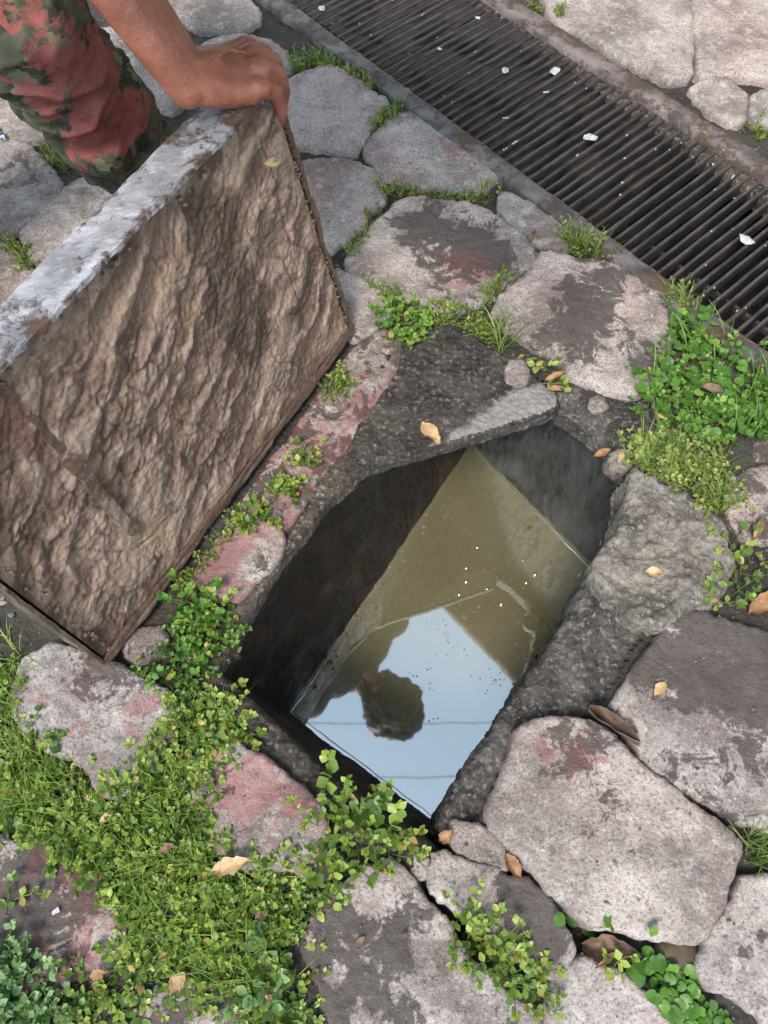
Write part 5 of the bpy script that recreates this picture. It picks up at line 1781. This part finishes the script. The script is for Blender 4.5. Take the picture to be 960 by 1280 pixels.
MSCUM = mat_simple('floating_debris', (.15, .105, .06), .7, .85, 60, .3, .002)
mk('floating_debris', np.concatenate(VA), np.concatenate(FA), MSCUM, smooth=False, kind='stuff', label='brown specks and scum drifting on the murky water', category='debris')
for (px, py, s, lab) in ((490, 690, .010, 'brown scum clot by the left pit wall'), (662, 660, .007, 'orange leaf scrap floating near the far wall'), (442, 770, .010, 'rusty clot of scum low on the left waterline'), (515, 648, .010, 'brown scum clot near the far left corner of the water')):
    v, f = ico(2)
    v = v * (1 + .5 * noise3(v[:, 0] * 2, v[:, 1] * 2, v[:, 2] * 2, int(px))[:, None]) * A([s, s * .6, .002])
    mk('scum_clot', v + P(px, py, WZ), f, MSCUM, label=lab, category='scum')

# ------------------------------------------------------------------ grit in the joints
rng = np.random.default_rng(21)
VA, FA, k0, cnt = [], [], 0, 0
tries = 0
while cnt < 2600 and tries < 60000:
    tries += 1
    px, py = rng.uniform(-10, 970), rng.uniform(-10, 1290)
    p = P(px, py, -.02)
    i, j = int((p[0] - GX0) / GS), int((p[1] - GY0) / GS)
    nq = p[:2] @ NV_
    if not (0 < i < NX and 0 < j < NY) or pit_sd[i, j] < .0 or 1.03 < nq < 1.49 or (STONEMASK[i, j] and rng.uniform() > .05):
        continue
    s = rng.uniform(.0008, .0028) * (2.0 if rng.uniform() < .06 else 1)
    v = IV * (1 + .25 * rng.normal(size=(len(IV), 1))) * s * rng.uniform(.6, 1.2, 3)
    VA.append(v + A([p[0], p[1], HM[i, j] + s * .3]))
    FA.append(IF + k0)
    k0 += len(IV)
    cnt += 1
mk('grit', np.concatenate(VA), np.concatenate(FA), MGRIT, smooth=False, kind='stuff', label='fine grit and crumbs in the joints between the stones', category='grit')

# ------------------------------------------------------------------ what the water mirrors: house eave and cables
house = empty('house', NE(3.4, -.5, 0), label='plain house with overhanging eave beyond the grate, mirrored in the pit water', category='house')
MPLAS = mat_simple('plaster', (.42, .38, .32), .9, .2, 6, .3, .004)
MWOOD = mat_simple('eave_boards', (.055, .042, .030), .8, .3, 12, .4, .004)
MROOF = mat_simple('roof_tile', (.075, .048, .040), .85, .3, 8, .4, .01)
MGLS = mat_simple('dark_window_glass', (.03, .035, .04), .08, .1, 5, .0, .001)
V, F = box_vf(NE(3.5, -.5, 3.0), n3 * .1, e3 * 7, z3 * 3.03)
mk('wall', V, F, MPLAS, house, smooth=False)
V, F = box_vf(NE(4.2, -.5, 6.10), n3 * 1.84, e3 * 7.4, z3 * .06)
mk('roof', V, F, MROOF, house, smooth=False)
V, F = box_vf(NE(2.95, -.5, 6.02), n3 * .57, e3 * 7.38, z3 * .012)
mk('soffit', V, F, MWOOD, house, smooth=False)
for i in range(15):
    V, F = box_vf(NE(2.90, -7.2 + i * .96, 5.95), n3 * .49, e3 * .035, z3 * .055)
    mk('rafter', V, F, MWOOD, house, smooth=False)
for i, e in enumerate((-4.5, -2.0, 1.6, 4.2)):
    for zc in (1.5, 4.2):
        if zc < 2 and i == 1:
            continue
        V, F = box_vf(NE(3.385, e, zc), n3 * .02, e3 * .55, z3 * .6)
        wdw = mk('window', V, F, MWOOD, house, smooth=False)
        V, F = box_vf(NE(3.36, e, zc), n3 * .008, e3 * .47, z3 * .52)
        mk('pane', V, F, MGLS, wdw, smooth=False)
V, F = box_vf(NE(3.38, -2.0, 1.03), n3 * .02, e3 * .45, z3 * 1.03)
dr = mk('door', V, F, MWOOD, house, smooth=False)
V, F = box_vf(NE(3.345, -1.65, 1.0), n3 * .015, e3 * .015, z3 * .06)
mk('handle', V, F, MGLS, dr, smooth=False)
MCAB = mat_simple('black_cable', (.02, .02, .02), .6, .1, 10, .1, .001)
for k, (y0, y1, z, lab) in enumerate(((.80, 1.00, 5.0, 'overhead cable over the pit nearer the camera'), (1.30, 1.42, 5.0, 'overhead cable over the pit farther from the camera'))):
    xs = np.linspace(-12, 12, 40)
    pts = np.stack([xs, y0 + (y1 - y0) * (xs + 12) / 24, z + .004 * xs ** 2], 1)
    V, F = tube(pts, .0038, 6)
    mk('overhead_cable', V, F, MCAB, label=lab, category='cable', group='overhead cables')
for x_, lab in ((-12, 'utility pole at the left end of the cables'), (12, 'utility pole at the right end of the cables')):
    V, F = tube([(x_, 1.1, -.05), (x_, 1.1, 3), (x_, 1.1, 6.2)], [.12, .11, .09], 10)
    ro = empty('utility_pole', (x_, 1.1, -.05), label=lab, category='pole', group='utility poles')
    mk('post', V, F, MWOOD, ro)
    V, F = box_vf((x_, 1.1, 5.5), A([.05, 0, 0]), A([0, .6, 0]), A([0, 0, .05]))
    mk('cross_arm', V, F, MWOOD, ro, smooth=False)
